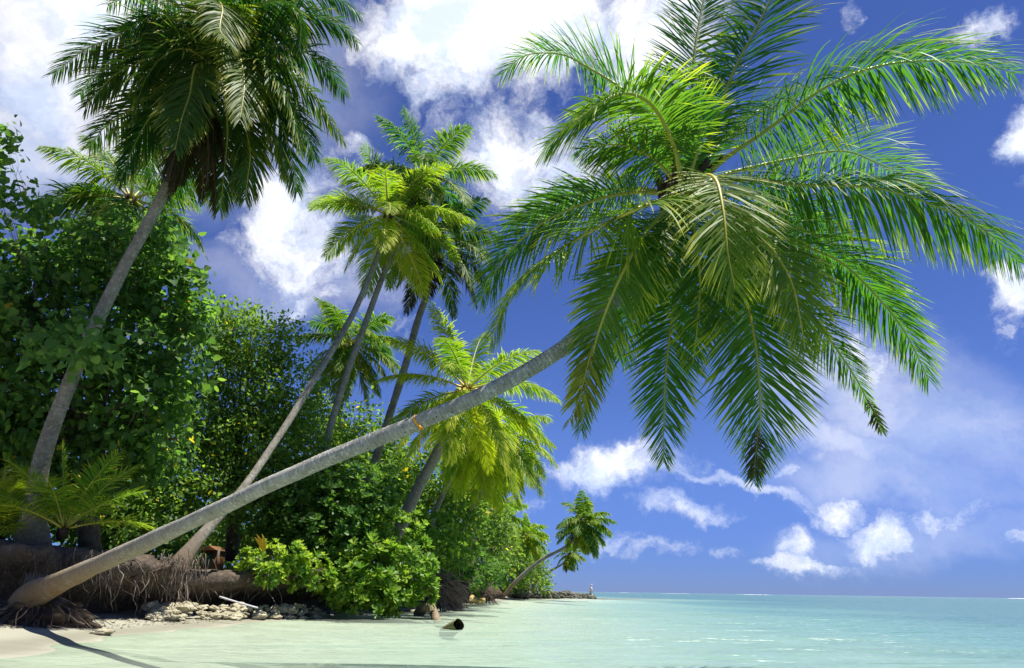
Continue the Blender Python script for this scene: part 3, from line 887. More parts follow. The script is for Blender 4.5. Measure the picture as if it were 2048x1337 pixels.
# ---- the tall palm at the left with its skirt of dead leaves
root, path = palm('tall palm at the left whose trunk rises through the broad-leaved tree', [(70, 1085, 11.3), (68, 1010, 11.4), (90, 900, 11.5), (150, 740, 11.8), (230, 570, 12.1), (300, 440, 12.3), (350, 340, 12.4), (405, 215, 12.5)],
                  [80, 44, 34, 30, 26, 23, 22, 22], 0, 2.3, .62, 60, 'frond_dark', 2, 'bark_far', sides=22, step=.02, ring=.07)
c = path[-1]
LF = [([(430, 120), (380, 60), (320, 30), (250, 62)], -.3, .0), ([(420, 130), (370, 70), (290, 60), (180, 95), (105, 150)], .2, .05),
      ([(420, 140), (350, 80), (290, 120), (230, 150), (170, 215)], -.6, .1), ([(430, 120), (420, 40), (390, -40), (330, -90)], .6, 0),
      ([(440, 120), (470, 40), (530, 5), (570, 5), (600, 40), (600, 95)], -.2, .03), ([(450, 120), (540, 60), (610, 30), (680, 50), (715, 85)], .6, .0),
      ([(440, 150), (395, 130), (380, 190), (365, 235), (350, 300)], -1.0, .14), ([(445, 150), (470, 100), (485, 135), (488, 180), (480, 240)], -1.0, .22),
      ([(440, 90), (437, 10), (445, 20), (440, 60), (462, 90)], -1.1, .2), ([(450, 140), (540, 110), (600, 160), (640, 210), (685, 275)], -.3, .12),
      ([(450, 150), (520, 160), (555, 230), (580, 300), (595, 385)], .3, .0), ([(445, 160), (500, 190), (540, 250), (560, 300), (575, 360)], -.4, .05),
      ([(430, 160), (330, 170), (260, 220), (210, 255), (178, 295)], .4, .05), ([(430, 165), (340, 190), (290, 250), (265, 300), (240, 360)], -.5, .0),
      ([(430, 150), (330, 100), (250, 110), (190, 150), (160, 190)], .6, .02), ([(450, 165), (480, 220), (500, 300), (495, 360), (490, 400)], .2, .05),
      ([(445, 175), (455, 260), (450, 330), (440, 420)], .3, .04), ([(460, 120), (560, 90), (650, 130), (690, 190)], .9, .0),
      ([(435, 110), (460, 20), (500, -60), (560, -120)], .5, .0), ([(430, 110), (350, 10), (280, -10), (215, 10)], .7, .0),
      ([(450, 110), (560, 20), (650, -10), (720, 30)], .9, .0), ([(440, 170), (400, 260), (370, 330), (350, 390)], .8, .0),
      ([(440, 150), (380, 150), (320, 210), (300, 290), (305, 370)], .9, .0), ([(450, 150), (540, 170), (600, 240), (630, 320)], .8, .0),
      ([(445, 150), (510, 130), (560, 170), (585, 230), (600, 300)], -.7, .06), ([(435, 150), (380, 100), (330, 110), (290, 160), (270, 230)], -.8, .05)]
cp = np.array(path[-1])
for k, (pp, dt, y_) in enumerate(LF):
    tt = np.linspace(0, 1, len(pp))
    w3 = [cp + (P(425, 165, 12.5) - cp) * .5] + [P(x, y, 12.5 + dt * 1.8 * s_) for (x, y), s_ in zip(pp, np.linspace(.15, 1, len(pp)))]
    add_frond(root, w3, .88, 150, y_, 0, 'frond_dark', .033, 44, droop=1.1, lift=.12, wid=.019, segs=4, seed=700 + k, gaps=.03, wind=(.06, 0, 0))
g = np.random.default_rng(5)
for k in range(22):
    a_ = g.uniform(0, 6.28)
    st = cp + np.array([math.cos(a_) * .10, math.sin(a_) * .10, g.uniform(-.5, .0)])
    d_ = np.array([math.cos(a_) * .55 + .18, math.sin(a_) * .5, -.25])
    p_ = [st]
    L_ = g.uniform(1.0, 1.9)
    for q in range(6):
        d_ = unit(d_ + np.array([.02, 0, -.42]))
        p_.append(p_[-1] + d_ * L_ / 6)
    add_frond(root, p_, .34, 34, .0, 1., 'frond_dark', .03, 20, droop=1.6, lift=-.2, wid=.02, segs=3, seed=900 + k, name='dead_frond')
V, Q, T = tube_arrays([path[-1] - (path[-1] - path[-40]) * 1.0, path[-1] - (path[-1] - path[-40]) * .5, path[-1], path[-1] + np.array([.05, 0, .3])], [.15, .21, .25, .1], 14)
add('fibre_sheath', mesh('fibre_sheath', V + .02 * g.normal(0, 1, V.shape), quads=Q, tris=T, m='fibre'), root)

# ---- the palms further along
palm('slender palm with bright yellow-green crown, its foot on the grey root mound',
     [(345, 1125, 12.4), (400, 1075, 12.9), (480, 985, 13.9), (560, 870, 15.2), (640, 740, 16.6), (705, 630, 17.8), (745, 540, 18.6), (768, 478, 19.1), (776, 430, 19.3)], [48, 26, 17, 15, 14, 13, 12, 11, 11],
     22, 2.4, .66, 80, 'frond_far', 3, wid=.024, droop=.85, yellow=.24, emin=-50, bend=1.15)
palm('thin palm rising close beside the bright-crowned one, its crown tallest behind', [(640, 985, 17.5), (655, 880, 18), (690, 760, 18.6), (730, 650, 19.2), (765, 555, 19.8), (805, 450, 20.3), (850, 350, 20.8)], [16, 15, 14, 13, 12, 11, 10],
     17, 2.2, .62, 70, 'frond', 4, wid=.03, droop=.9, yellow=.12, bend=1.2)
palm('palm with drooping dark fronds and dead leaves behind the bright-crowned palm', [(735, 960, 21), (770, 860, 21.3), (808, 740, 21.6), (836, 640, 21.8), (852, 590, 22), (875, 480, 22)], [18, 17, 16, 15, 14, 13],
     20, 2.5, .7, 70, 'frond_dark', 5, wid=.032, droop=1.1, yellow=.08, bend=1.5, dead=.14)
palm('dark palm crown showing between two slender trunks above the trees', [(655, 1000, 25), (668, 880, 25.3), (690, 770, 25.5), (705, 690, 25.5)], [13, 12, 12, 11], 26, 2.3, .68, 64, 'frond', 6, wid=.035, droop=1.0, yellow=.18, bend=1.4)
re_, pe_ = palm('golden-green palm right under the leaning trunk, standing among the shrubs', [(792, 1062, 20.5), (830, 990, 20.5), (870, 915, 20.4), (905, 850, 20.3), (935, 780, 20.2)], [27, 25, 23, 20, 18],
     22, 2.95, .62, 92, 'frond_far', 7, wid=.030, droop=.85, yellow=.38, bend=1.2, emin=-55)
for k in range(6):
    a_ = k * 1.1
    me = rock_mesh('coconut', 'nut', k, 1.2, .06)
    for v in me.vertices:
        v.co *= .12
    add('coconut', me, re_, basis=Matrix.Translation(pe_[-1] + np.array([math.cos(a_) * .25, math.sin(a_) * .25 - .1, -.12 - .05 * (k % 3)])))
palm('curved thin palm half hidden behind the golden-green crown', [(850, 1115, 24), (862, 1050, 24), (885, 990, 24), (915, 930, 24), (955, 868, 24)], [14, 13, 12, 12, 11], 24, 2.5, .78, 60, 'frond_far', 8, wid=.036, droop=1.1, yellow=.28, bend=1.7, emin=-65)
palm('palm on a dark thin trunk with soft hanging fronds over the shore', [(912, 1092, 29), (930, 1045, 29), (955, 995, 29), (975, 950, 29), (1000, 885, 29)], [11, 10, 9, 9, 8], 28, 2.8, .85, 60, 'frond_far', 9, wid=.042, droop=1.2, yellow=.32, bend=1.7, emin=-65)
palm('small palm crown peeping over the trees below the golden palm', [(950, 1080, 34), (946, 1020, 34), (940, 972, 34)], [9, 8, 8], 20, 1.9, .6, 40, 'frond_far', 10, wid=.05, droop=1.1, yellow=.12, bend=1.3)
palm('distant palm against the wooded shore with a tawny drooping skirt', [(975, 1130, 44), (985, 1080, 44), (998, 1028, 44)], [9, 8, 7], 28, 2.2, .7, 40, 'frond_far', 11, wid=.06, droop=1.1, yellow=.16, bend=1.6, emin=-65, dead=.08)
palm('distant palm at the end of the tree line, second from the point', [(1040, 1150, 52), (1046, 1110, 52), (1056, 1072, 52)], [6, 6, 5], 26, 1.9, .62, 40, 'frond_far', 12, wid=.065, droop=1.1, yellow=.15, bend=1.5)
palm('small dark palm low on the wooded point', [(1062, 1160, 57), (1066, 1130, 57), (1068, 1108, 57)], [5, 5, 4], 14, 1.1, .35, 20, 'frond', 13, wid=.06, droop=1.0, yellow=.15)
palm('distant palm leaning far out over the water at the point', [(1005, 1188, 49), (1035, 1160, 49), (1080, 1122, 49), (1125, 1098, 48.5), (1150, 1076, 48.5), (1170, 1045, 48.5)], [8, 8, 7, 6, 6, 6],
     30, 2.4, .75, 50, 'frond', 14, wid=.06, droop=1.0, yellow=.14, bend=1.3, emin=-70, sides=10)
palm('small leaning palm with a dead hanging frond under the larger one at the point', [(1060, 1182, 58), (1075, 1160, 58), (1100, 1143, 58), (1125, 1128, 58), (1140, 1108, 58)], [6, 5, 5, 4, 4],
     20, 1.5, .5, 34, 'frond', 15, wid=.06, droop=1.1, yellow=.15, bend=1.4, emin=-75, dead=.1, sides=8)
palm('ragged palm crown showing behind the broad-leaved tree at the left', [(290, 900, 17), (285, 700, 17), (275, 520, 17), (262, 400, 17)], [24, 21, 18, 16], 24, 2.4, .7, 64, 'frond', 16, wid=.03, droop=1.1, yellow=.12, bend=1.5)

def young_palm(label, px, py, t_, n, L, seed, yellow, emin=18, emax=82):
    b_ = P(px, py, t_)
    root = thing('young_palm', label, 'palm tree', b_, 'young palms on the bank')
    crown_fronds(root, b_ + np.array([0, 0, .1]), (0.05, -.1, 1), n, L, .40, 46, 'frond_far', seed, emin=emin, emax=emax, yellow=yellow, droop=.4, wid=.016, r0_=.016, bend=.8, heart=.07)
young_palm('young palm with bright arching fronds beside the tall palm trunk', 125, 1072, 11.1, 13, 1.35, 31, .10)
young_palm('young palm with yellowing fronds at the left edge of the bank', -10, 1085, 11.2, 11, 1.1, 32, .28)

# ------------------------------------------------------------------ broad-leaved trees and shrubs
LEAF = {  # local outline: x along, y across, z normal; triangles
    'heart': (np.array([(0, 0, 0), (-.08, .30, .03), (.22, .50, .05), (.62, .34, .03), (1, 0, -.06), (.62, -.34, .03), (.22, -.50, .05), (-.08, -.30, .03), (.4, 0, -.03)]),
              [(8, 0, 1), (8, 1, 2), (8, 2, 3), (8, 3, 4), (8, 4, 5), (8, 5, 6), (8, 6, 7), (8, 7, 0)]),
    'oval': (np.array([(0, 0, 0), (.35, .26, .04), (.75, .22, .03), (1, 0, -.05), (.75, -.22, .03), (.35, -.26, .04), (.5, 0, -.03)]),
             [(6, 0, 1), (6, 1, 2), (6, 2, 3), (6, 3, 4), (6, 4, 5), (6, 5, 0)]),
    'small': (np.array([(0, 0, 0), (.5, .28, .04), (1, 0, -.04), (.5, -.28, .04)]), [(0, 1, 2), (0, 2, 3)]),
    'paddle': (np.array([(0, .03, 0), (.45, .13, .03), (.78, .23, .03), (1, .10, -.02), (1, -.10, -.02), (.78, -.23, .03), (.45, -.13, .03), (0, -.03, 0), (.6, 0, -.03)]),
               [(8, 0, 1), (8, 1, 2), (8, 2, 3), (8, 3, 4), (8, 4, 5), (8, 5, 6), (8, 6, 7), (8, 7, 0)]),
}

def leaf_arrays(kind, pos_, ax_, nrm_, scale):
    v, f_ = LEAF[kind]
    f_ = np.array(f_)
    X = unit(ax_)
    Z = unit(nrm_ - X * np.sum(nrm_ * X, 1, keepdims=True))
    Y = np.cross(Z, X)
    n = len(pos_)
    V = pos_[:, None, :] + scale[:, None, None] * (v[None, :, 0:1] * X[:, None, :] + v[None, :, 1:2] * Y[:, None, :] + v[None, :, 2:3] * Z[:, None, :])
    T = (np.arange(n)[:, None, None] * len(v) + f_[None]).reshape(-1, 3)
    return V.reshape(-1, 3), T, len(v)

def blob_tips(blobs, spacing, g, shell=.55):
    """twig tips scattered through lumpy volumes: positions, outward directions"""
    ps, ns = [], []
    for (px, py, rp, t_, *rest) in blobs:
        c_ = P(px, py, t_)
        r_ = rp / F * t_
        sq = rest[0] if rest else 1.
        n = max(6, int(4 * math.pi * r_ * r_ / spacing ** 2 * 1.0))
        d_ = unit(g.normal(0, 1, (n, 3)))
        rad = r_ * g.uniform(shell, 1., n) ** .6
        lump = np.array([mnoise.noise(Vector(v) * 2.3 + Vector((px * .1, py * .1, 0))) for v in d_.tolist()])
        rad = rad * (1 + .55 * lump)
        stray = g.random(n) < .07
        rad = np.where(stray, rad * g.uniform(1.05, 1.4, n), rad)
        ps.append(c_ + d_ * rad[:, None] * np.array([1, 1, sq]))
        ns.append(d_)
    return np.vstack(ps), np.vstack(ns)

def leaves_on_tips(tips, outs, per, spread, size, g, up_w=.6, droop=.3):
    n = len(tips) * per
    base = np.repeat(tips, per, 0) + g.normal(0, spread, (n, 3))
    o_ = np.repeat(outs, per, 0)
    ax_ = unit(o_ * .7 + g.normal(0, .7, (n, 3)) + np.array([0, 0, -droop]))
    nr = unit(o_ * .45 + np.array([0, 0, up_w]) + g.normal(0, .55, (n, 3)))
    sz = size * g.uniform(.5, 1.4, n)
    return base, ax_, nr, sz

HEART = {}
def broad_tree(label, base_px, blobs, leaf='small', size=.12, spacing=.30, per=14, spread=.13, m='small_leaf', seed=1, singles=0, limbs=True, name='broadleaf_tree', cat='tree', group='broad-leaved trees on the bank', trunk_r=.12, droop=.3):
    g = np.random.default_rng(seed)
    b = P(*base_px)
    root = thing(name, label, cat, b, group)
    cs = [P(q[0], q[1], q[3]) for q in blobs]
    if limbs:
        mid = np.mean(cs, axis=0)
        fork = b + (mid - b) * .42
        V, Q, T = tube_arrays([b - [0, 0, .4], b + (fork - b) * .5 + [g.normal(0, .1), g.normal(0, .1), 0], fork], [trunk_r * 1.25, trunk_r, trunk_r * .85], 9)
        add('trunk', mesh('trunk', V, quads=Q, tris=T, m='wood', smooth=True), root)
        for cc, q in zip(cs, blobs):
            if q[3] < base_px[2] - 2:
                continue
            r_ = q[2] / F * q[3]
            pth, _ = spline([fork, fork + (cc - fork) * .5 + np.array([g.normal(0, .12), g.normal(0, .12), .12]), cc, cc + unit(cc - fork) * r_ * .6], 14)
            bag = Bag()
            lr_ = min(1., r_ / 1.0) ** 1.2 * trunk_r
            bag.tube(pth, np.linspace(lr_ * .5, lr_ * .10, 14), 6)
            for _ in range(7):
                s_ = pth[int(g.integers(6, 13))]
                e_ = cc + unit(g.normal(0, 1, 3)) * r_ * .85
                bag.tube([s_, (s_ + e_) / 2 + g.normal(0, .06, 3), e_], [lr_ * .16, lr_ * .1, lr_ * .04], 4)
            add('limb', bag.mesh('limb', 'wood'), root)
    tips, outs = blob_tips(blobs, spacing, g)
    keep = tips[:, 2] > .55
    tips, outs = tips[keep], outs[keep]
    base, ax_, nr, sz = leaves_on_tips(tips, outs, per, spread, size, g, droop=droop)
    rn = g.random(len(base))
    if singles:
        dep = (base - C0) @ fw
        face = -np.sum(unit(base - C0) * nr, 1)
        score = np.abs(face) * sz / dep - .02 * np.maximum(0, dep - np.quantile(dep, .08))
        pick = np.argsort(-score)[:singles]
        X = unit(ax_[pick]); Z = unit(nr[pick] - X * np.sum(nr[pick] * X, 1, keepdims=True)); Y = np.cross(Z, X)
        vs, fs = LEAF[leaf]
        variants = []
        for q in range(8):
            variants.append(mesh('leaf', vs, tris=fs, m=m, attrs={'rnd': np.full(len(vs), (q + .5) / 8)}))
        for q, ix in enumerate(pick):
            s_ = sz[ix]
            mt = Matrix(((X[q][0] * s_, Y[q][0] * s_, Z[q][0] * s_, base[ix][0]), (X[q][1] * s_, Y[q][1] * s_, Z[q][1] * s_, base[ix][1]), (X[q][2] * s_, Y[q][2] * s_, Z[q][2] * s_, base[ix][2]), (0, 0, 0, 1)))
            add('leaf', variants[int(rn[ix] * 7.99)], root, basis=mt)
        mask = np.ones(len(base), bool)
        mask[pick] = False
        base, ax_, nr, sz, rn = base[mask], ax_[mask], nr[mask], sz[mask], rn[mask]
    V, T, k = leaf_arrays(leaf, base, ax_, nr, sz)
    add('crown', mesh('crown', V, tris=T, m=m, attrs={'rnd': np.repeat(rn, k)}), root, kind='stuff')
    return root

def rosette_mesh(g, m, n=12, ln=.15):
    ps, ax_, nr, sz = [], [], [], []
    for k in range(n):
        a_ = k * 2.4 + g.normal(0, .2)
        el = R(12 + 62 * (k / n)) + g.normal(0, .12)
        d_ = np.array([math.cos(a_) * math.cos(el), math.sin(a_) * math.cos(el), math.sin(el)])
        ps.append(d_ * .012 + np.array([0, 0, .03 * k / n]))
        ax_.append(d_)
        nr.append(np.array([-math.cos(a_) * math.sin(el), -math.sin(a_) * math.sin(el), math.cos(el)]))
        sz.append(ln * g.uniform(.75, 1.1) * (1 - .35 * k / n))
    V, T, k = leaf_arrays('paddle', np.array(ps), np.array(ax_), np.array(nr), np.array(sz))
    rb_ = g.uniform(.1, .9)
    rn = np.clip(rb_ + g.normal(0, .16, n), 0, .98)
    return V, T, np.repeat(rn, k)

def shrub(label, base_px, blobs, size, spacing, m, seed, singles=300, name='shrub', group='glossy shrubs along the bank', leaves=12, shell=.7):
    g = np.random.default_rng(seed)
    b = P(*base_px)
    b[2] = max(b[2], .3)
    root = thing(name, label, 'shrub', b, group)
    tips, outs = blob_tips(blobs, spacing, g, shell)
    keep = tips[:, 2] > .12
    tips, outs = tips[keep], outs[keep]
    bag = Bag()
    for q in blobs:
        cc = P(q[0], q[1], q[3]); r_ = q[2] / F * q[3]
        for _ in range(9):
            e_ = cc + unit(g.normal(0, 1, 3)) * r_ * .85
            e_[2] = max(e_[2], .2)
            bag.tube([b, (b + e_) / 2 + g.normal(0, .1, 3), e_], [.022, .016, .007], 5)
    add('stems', bag.mesh('stems', 'wood'), root, kind='stuff')
    zdir = unit(outs * .75 + np.array([SUN_DIR[0] * .3, SUN_DIR[1] * .5, .75]) + g.normal(0, .22, outs.shape))
    dep = (tips - C0) @ fw
    facing = -np.sum(unit(tips - C0) * outs, 1)
    order = np.argsort(dep - .8 * facing)
    vdata = [rosette_mesh(g, m, leaves, 1.) for _ in range(10)]
    vmesh = [mesh('leaf_rosette', V, tris=T, m=m, attrs={'rnd': rn}) for V, T, rn in vdata]
    bigV, bigT, bigR, nb = [], [], [], 0
    for cnt, ix in enumerate(order):
        z_ = zdir[ix]
        x_ = unit(np.cross(z_, unit(g.normal(0, 1, 3)))); y_ = np.cross(z_, x_)
        s_ = size * g.uniform(.75, 1.2)
        A = np.stack([x_, y_, z_], 1) * s_
        v = int(g.integers(10))
        if cnt < singles:
            mt = Matrix([[*A[0], tips[ix][0]], [*A[1], tips[ix][1]], [*A[2], tips[ix][2]], [0, 0, 0, 1]])
            add('leaf_rosette', vmesh[v], root, basis=mt)
        else:
            V, T, rn = vdata[v]
            bigV.append(V @ A.T + tips[ix]); bigT.append(T + nb); bigR.append(rn); nb += len(V)
    if bigV:
        add('foliage', mesh('foliage', np.vstack(bigV), tris=np.vstack(bigT), m=m, attrs={'rnd': np.concatenate(bigR)}), root, kind='stuff')
    return root

# heart-leaved tree at the left
broad_tree('dark heart-leaved tree at the left with large overlapping leaves and yellow blossoms', (190, 1075, 13.5),
           [(12, 290, 20, 12.2), (-20, 330, 22, 12.5), (15, 400, 24, 12.2), (80, 425, 18, 12.4), (-60, 470, 50, 12.6), (-20, 530, 60, 12.8), (90, 525, 48, 13.2), (40, 580, 70, 12.8), (175, 480, 40, 13), (235, 475, 36, 13.2), (150, 550, 62, 13.2), (260, 520, 75, 13.4), (325, 500, 36, 13.8), (380, 545, 24, 13.6), (345, 590, 62, 13.5), (390, 640, 26, 13.4),
            (60, 650, 105, 12.6), (190, 620, 90, 13.4), (300, 680, 88, 13.4), (375, 690, 34, 13.2), (30, 780, 115, 12.6), (160, 790, 100, 13), (270, 800, 90, 13.1), (345, 770, 55, 13.4), (50, 900, 95, 12.9), (220, 920, 80, 13.2),
            (-70, 640, 120, 12.4), (-80, 860, 130, 12.6), (185, 690, 36, 10.4), (115, 670, 50, 10.9), (320, 880, 60, 13.6)],
           'heart', .125, .46, 24, .17, 'heart_leaf', 41, singles=300, trunk_r=.17, droop=.45)
broad_tree('sunlit green tree in the middle of the bank with small leaves', (470, 1085, 17.5),
           [(450, 660, 60, 17.5), (500, 690, 75, 17.8), (560, 680, 50, 18), (410, 730, 70, 17.6), (480, 790, 100, 17.4), (570, 790, 75, 17.8), (400, 860, 95, 17.2), (500, 900, 105, 17.2), (585, 890, 75, 17.6), (430, 970, 90, 16.4), (350, 960, 80, 15.6), (530, 1000, 70, 16.8), (320, 1030, 55, 15), (260, 1030, 55, 14.4)],
           'small', .12, .42, 32, .15, 'small_leaf', 42, trunk_r=.15)
broad_tree('tree crown behind the two slender palm trunks above the leaning trunk', (690, 1050, 23), [(625, 850, 70, 23), (690, 870, 75, 23.3), (750, 890, 60, 23.6), (640, 940, 90, 22.6), (730, 960, 90, 22.6), (790, 930, 55, 23.5), (600, 1010, 80, 22), (700, 1030, 70, 22)],
           'small', .15, .55, 28, .2, 'small_leaf', 43, trunk_r=.16)
broad_tree('rounded tree behind the golden-green palm', (860, 1110, 30), [(800, 985, 60, 30), (850, 960, 55, 30.5), (890, 985, 60, 30.5), (835, 1040, 75, 29), (905, 1040, 70, 29.5), (870, 1085, 60, 28.5), (780, 1050, 50, 29)],
           'small', .19, .48, 15, .2, 'small_leaf', 44, trunk_r=.16)
broad_tree('pale green tree beyond the thin dark palm trunk', (945, 1145, 40), [(925, 1000, 42, 40), (965, 1010, 40, 40.5), (985, 1050, 45, 40.5), (940, 1060, 50, 39.5), (960, 1110, 50, 39), (1000, 1100, 42, 40), (905, 1100, 40, 38)],
           'small', .22, .55, 15, .22, 'far_leaf', 45, trunk_r=.15)
broad_tree('last tree of the shore before the open water', (1040, 1160, 54), [(1020, 1095, 32, 54), (1045, 1115, 34, 54.5), (1070, 1135, 28, 55), (1030, 1140, 34, 53), (1080, 1160, 22, 55), (1005, 1130, 34, 52)],
           'small', .24, .6, 14, .24, 'far_leaf', 46, trunk_r=.13)
# dense growth further inland that closes the view between the trees
for k, (lab, bl) in enumerate([
    ('shadowed undergrowth on the bank behind the tall palm', [(x, y, 62, 15.5 + .3 * (x % 3)) for x in range(-60, 340, 64) for y in (900, 1000, 1070)] + [(x, y, 46, 27) for x in range(180, 620, 45) for y in (1060, 1112)]),
    ('shadowed undergrowth behind the middle trees', [(x, y, 60, 24 + .4 * (x % 3)) for x in range(420, 860, 75) for y in (960, 1030, 1100)]),
    ('far undergrowth along the wooded point', [(x, y, 32, 50 + .1 * (x - 860)) for x in range(860, 1080, 40) for y in (1110, 1145, 1170)])]):
    g = np.random.default_rng(60 + k)
    tips, outs = blob_tips(bl, (.42, .6, .9)[k], g)
    kp = tips[:, 2] > .6
    base, ax_, nr, sz = leaves_on_tips(tips[kp], outs[kp], 10, (.16, .22, .3)[k], (.19, .22, .3)[k], g)
    V, T, kk = leaf_arrays('small', base, ax_, nr, sz)
    tag(add('undergrowth', mesh('undergrowth', V, tris=T, m=('heart_leaf', 'small_leaf', 'far_leaf')[k], attrs={'rnd': np.repeat(g.random(len(base)), kk)})), lab, 'undergrowth', kind='stuff')

shrub('big deep green shrub with broad leaves beneath the leaning trunk', (640, 1150, 17.2), [(560, 1010, 55, 16.8), (620, 980, 65, 17), (690, 970, 65, 17.2), (640, 1050, 80, 16.6), (720, 1030, 70, 17), (570, 1065, 50, 16.4), (760, 985, 45, 17.8), (690, 1100, 55, 16.6)],
      .20, .25, 'naupaka_deep', 51, leaves=11)
shrub('bright green shrub of leafy rosettes hanging over the water', (750, 1175, 17), [(720, 1100, 60, 16.6), (790, 1080, 60, 17), (690, 1150, 55, 16), (750, 1150, 62, 15.9), (810, 1140, 58, 16.3), (770, 1185, 42, 15.6), (710, 1185, 36, 15.6), (835, 1175, 40, 16.2), (800, 1195, 30, 15.7), (670, 1175, 35, 15.7)],
      .20, .235, 'naupaka', 52)
shrub('low yellow-green shrub spilling over the bank edge', (560, 1152, 15.2), [(500, 1128, 26, 14.6), (540, 1120, 32, 14.7), (585, 1128, 34, 14.9), (625, 1145, 34, 15.2), (545, 1150, 24, 14.3), (650, 1160, 26, 15.4)], .17, .20, 'naupaka', 53)
shrub('small light green shrub at the foot of the golden-green palm', (850, 1105, 23), [(830, 1060, 40, 22.5), (865, 1075, 45, 23), (900, 1100, 40, 24), (850, 1110, 45, 22)], .22, .30, 'naupaka', 54, singles=200)
shrub('shrub thicket above the fibrous root plate', (925, 1165, 30), [(880, 1120, 42, 27), (925, 1120, 42, 30), (960, 1140, 36, 32), (900, 1150, 34, 27.5), (985, 1155, 30, 36), (940, 1165, 25, 31)], .26, .38, 'naupaka_deep', 55, singles=200)
shrub('far light green shrubs behind the sandy cove', (1040, 1180, 56), [(1010, 1160, 22, 50), (1040, 1160, 22, 54), (1070, 1168, 20, 58), (1088, 1172, 14, 60), (1020, 1172, 14, 50)], .34, .55, 'naupaka', 56, singles=0)

# the fallen yellow leaves standing in the shrub
yl = thing('yellow_frond_tuft', 'tuft of three bright yellow leaves standing in the shrub', 'leaves', P(527, 1100, 14.5))
for (x0, y0, x1, y1) in ((527, 1103, 509, 1075), (530, 1102, 513, 1069), (531, 1100, 524, 1068)):
    a_, b_ = P(x0, y0, 14.4), P(x1, y1, 14.45)
    pth, _ = spline([a_, (a_ + b_) / 2 + [.012, 0, .01], b_], 8)
    wv_ = .030 * np.array([.2, .7, 1., 1., .95, .8, .5, .08])
    sd = unit(np.cross(b_ - a_, fw))
    V = np.vstack([pth - sd * wv_[:, None], pth + sd * wv_[:, None], pth - fw * .012])
    q_ = [(i_, i_ + 1, 16 + i_ + 1, 16 + i_) for i_ in range(7)] + [(16 + i_, 16 + i_ + 1, 8 + i_ + 1, 8 + i_) for i_ in range(7)]
    add('leaf', mesh('leaf', V, quads=q_, m='yellow_leaf', smooth=True), yl)

# ------------------------------------------------------------------ things on the beach and in the water
g = np.random.default_rng(81)
heap = thing('coral_rubble_heap', 'sunlit heap of yellowish coral rubble at the foot of the bank', 'rubble', PZ(470, 1235, .08))
rocks = [rock_mesh('stone', 'coral', q, .62, .42) for q in range(6)]
for k in range(150):
    px = g.uniform(300, 650)
    py = g.uniform(1212, 1238)
    t_ = np.interp(px, [300, 450, 650], [11.6, 13.0, 15.6]) + (1238 - py) * .02
    p_ = P(px, py, t_)
    big = g.random() < .16
    s_ = g.uniform(.09, .17) if big else g.uniform(.03, .08)
    mt = Matrix.Translation(p_) @ Matrix.Rotation(g.uniform(0, 6.28), 4, 'Z') @ Matrix.Diagonal((s_ * g.uniform(.9, 1.6), s_, s_ * g.uniform(.7, 1.1), 1))
    add('stone', rocks[k % 6], heap, basis=mt)
for k in range(40):
    px = g.uniform(560, 860)
    t_ = np.interp(px, [560, 860], [14.6, 19.5])
    p_ = PZ(px, np.interp(px, [560, 860], [1234, 1219]) + g.uniform(-5, 2), .03)
    s_ = g.uniform(.04, .12)
    add('stone', rocks[k % 6], heap, basis=Matrix.Translation(p_) @ Matrix.Rotation(g.uniform(0, 6.28), 4, 'Z') @ Matrix.Diagonal((s_ * 1.3, s_, s_ * .8, 1)))

def bar(a_, b_, r1, r2, sides=10, n=8, wob=.0, seed=0):
    g_ = np.random.default_rng(seed)
    s_ = np.linspace(0, 1, n)[:, None]
    return tube_arrays(a_ * (1 - s_) + b_ * s_ + wob * g_.normal(0, 1, (n, 3)), np.linspace(r1, r2, n) * (1 + .06 * g_.normal(0, 1, n)), sides)

V, Q, T = bar(P(439, 1194, 12.7), P(515, 1216, 12.6), .016, .013, 8, 8, .003)
tag(add('pole', mesh('pole', V, quads=Q, tris=T, m='pole', smooth=True)), 'pale straight pole lying on the coral rubble', 'pole')

p_ = PZ(205, 1266, .04)
tag(add('beach_stone', rock_mesh('beach_stone', 'coral', 21, .5, .4), basis=Matrix.Translation(p_) @ Matrix.Diagonal((.16, .10, .11, 1))), 'small mossy lump lying on the sand before the root ball', 'stone')

# driftwood
lg = thing('driftwood_log', 'weathered bent log reaching from under the shrub into the water', 'log', P(862, 1222, 17.2))
pth, _ = spline([P(836, 1228, 18.4), P(850, 1216, 17.6), P(862, 1214, 16.9), P(868, 1226, 16.3), P(874, 1242, 15.6), P(884, 1256, 14.9)], 30)
V, Q, T = tube_arrays(pth, .105 * np.interp(np.linspace(0, 1, 30), [0, .3, .5, 1], [1.3, 1.0, .95, .8]) * (1 + .05 * g.normal(0, 1, 30)), 14)
add('log_body', mesh('log_body', V + .008 * g.normal(0, 1, V.shape), quads=Q, tris=T, m='drift', smooth=True), lg)
st = thing('driftwood_stump', 'short mossy stump with a hollow dark end poking out of the shallows', 'stump', PZ(905, 1262, 0))
a_, b_ = PZ(890, 1266, -.10), P(918, 1250, 12.0)
dv = unit(b_ - a_)
pth = np.array([a_, a_ + (b_ - a_) * .4, a_ + (b_ - a_) * .8, b_])
V, Q, T = tube_arrays(pth, [.11, .115, .11, .095], 16)
inner = tube_arrays([b_ + dv * .004, b_ + dv * .006], [.07, .07], 14)
add('stump_body', mesh('stump_body', V[:-1] + .006 * g.normal(0, 1, V[:-1].shape), quads=Q, tris=T[:16], m='drift_moss', smooth=True), st)
V, Q, T = tube_arrays([b_, b_ - dv * .05, b_ - dv * .12], [.045, .038, .02], 16)
V = V + np.array([0, -.006, .0])
add('hollow_end', mesh('hollow_end', V, quads=Q, tris=T[16:], m='hollow'), st)

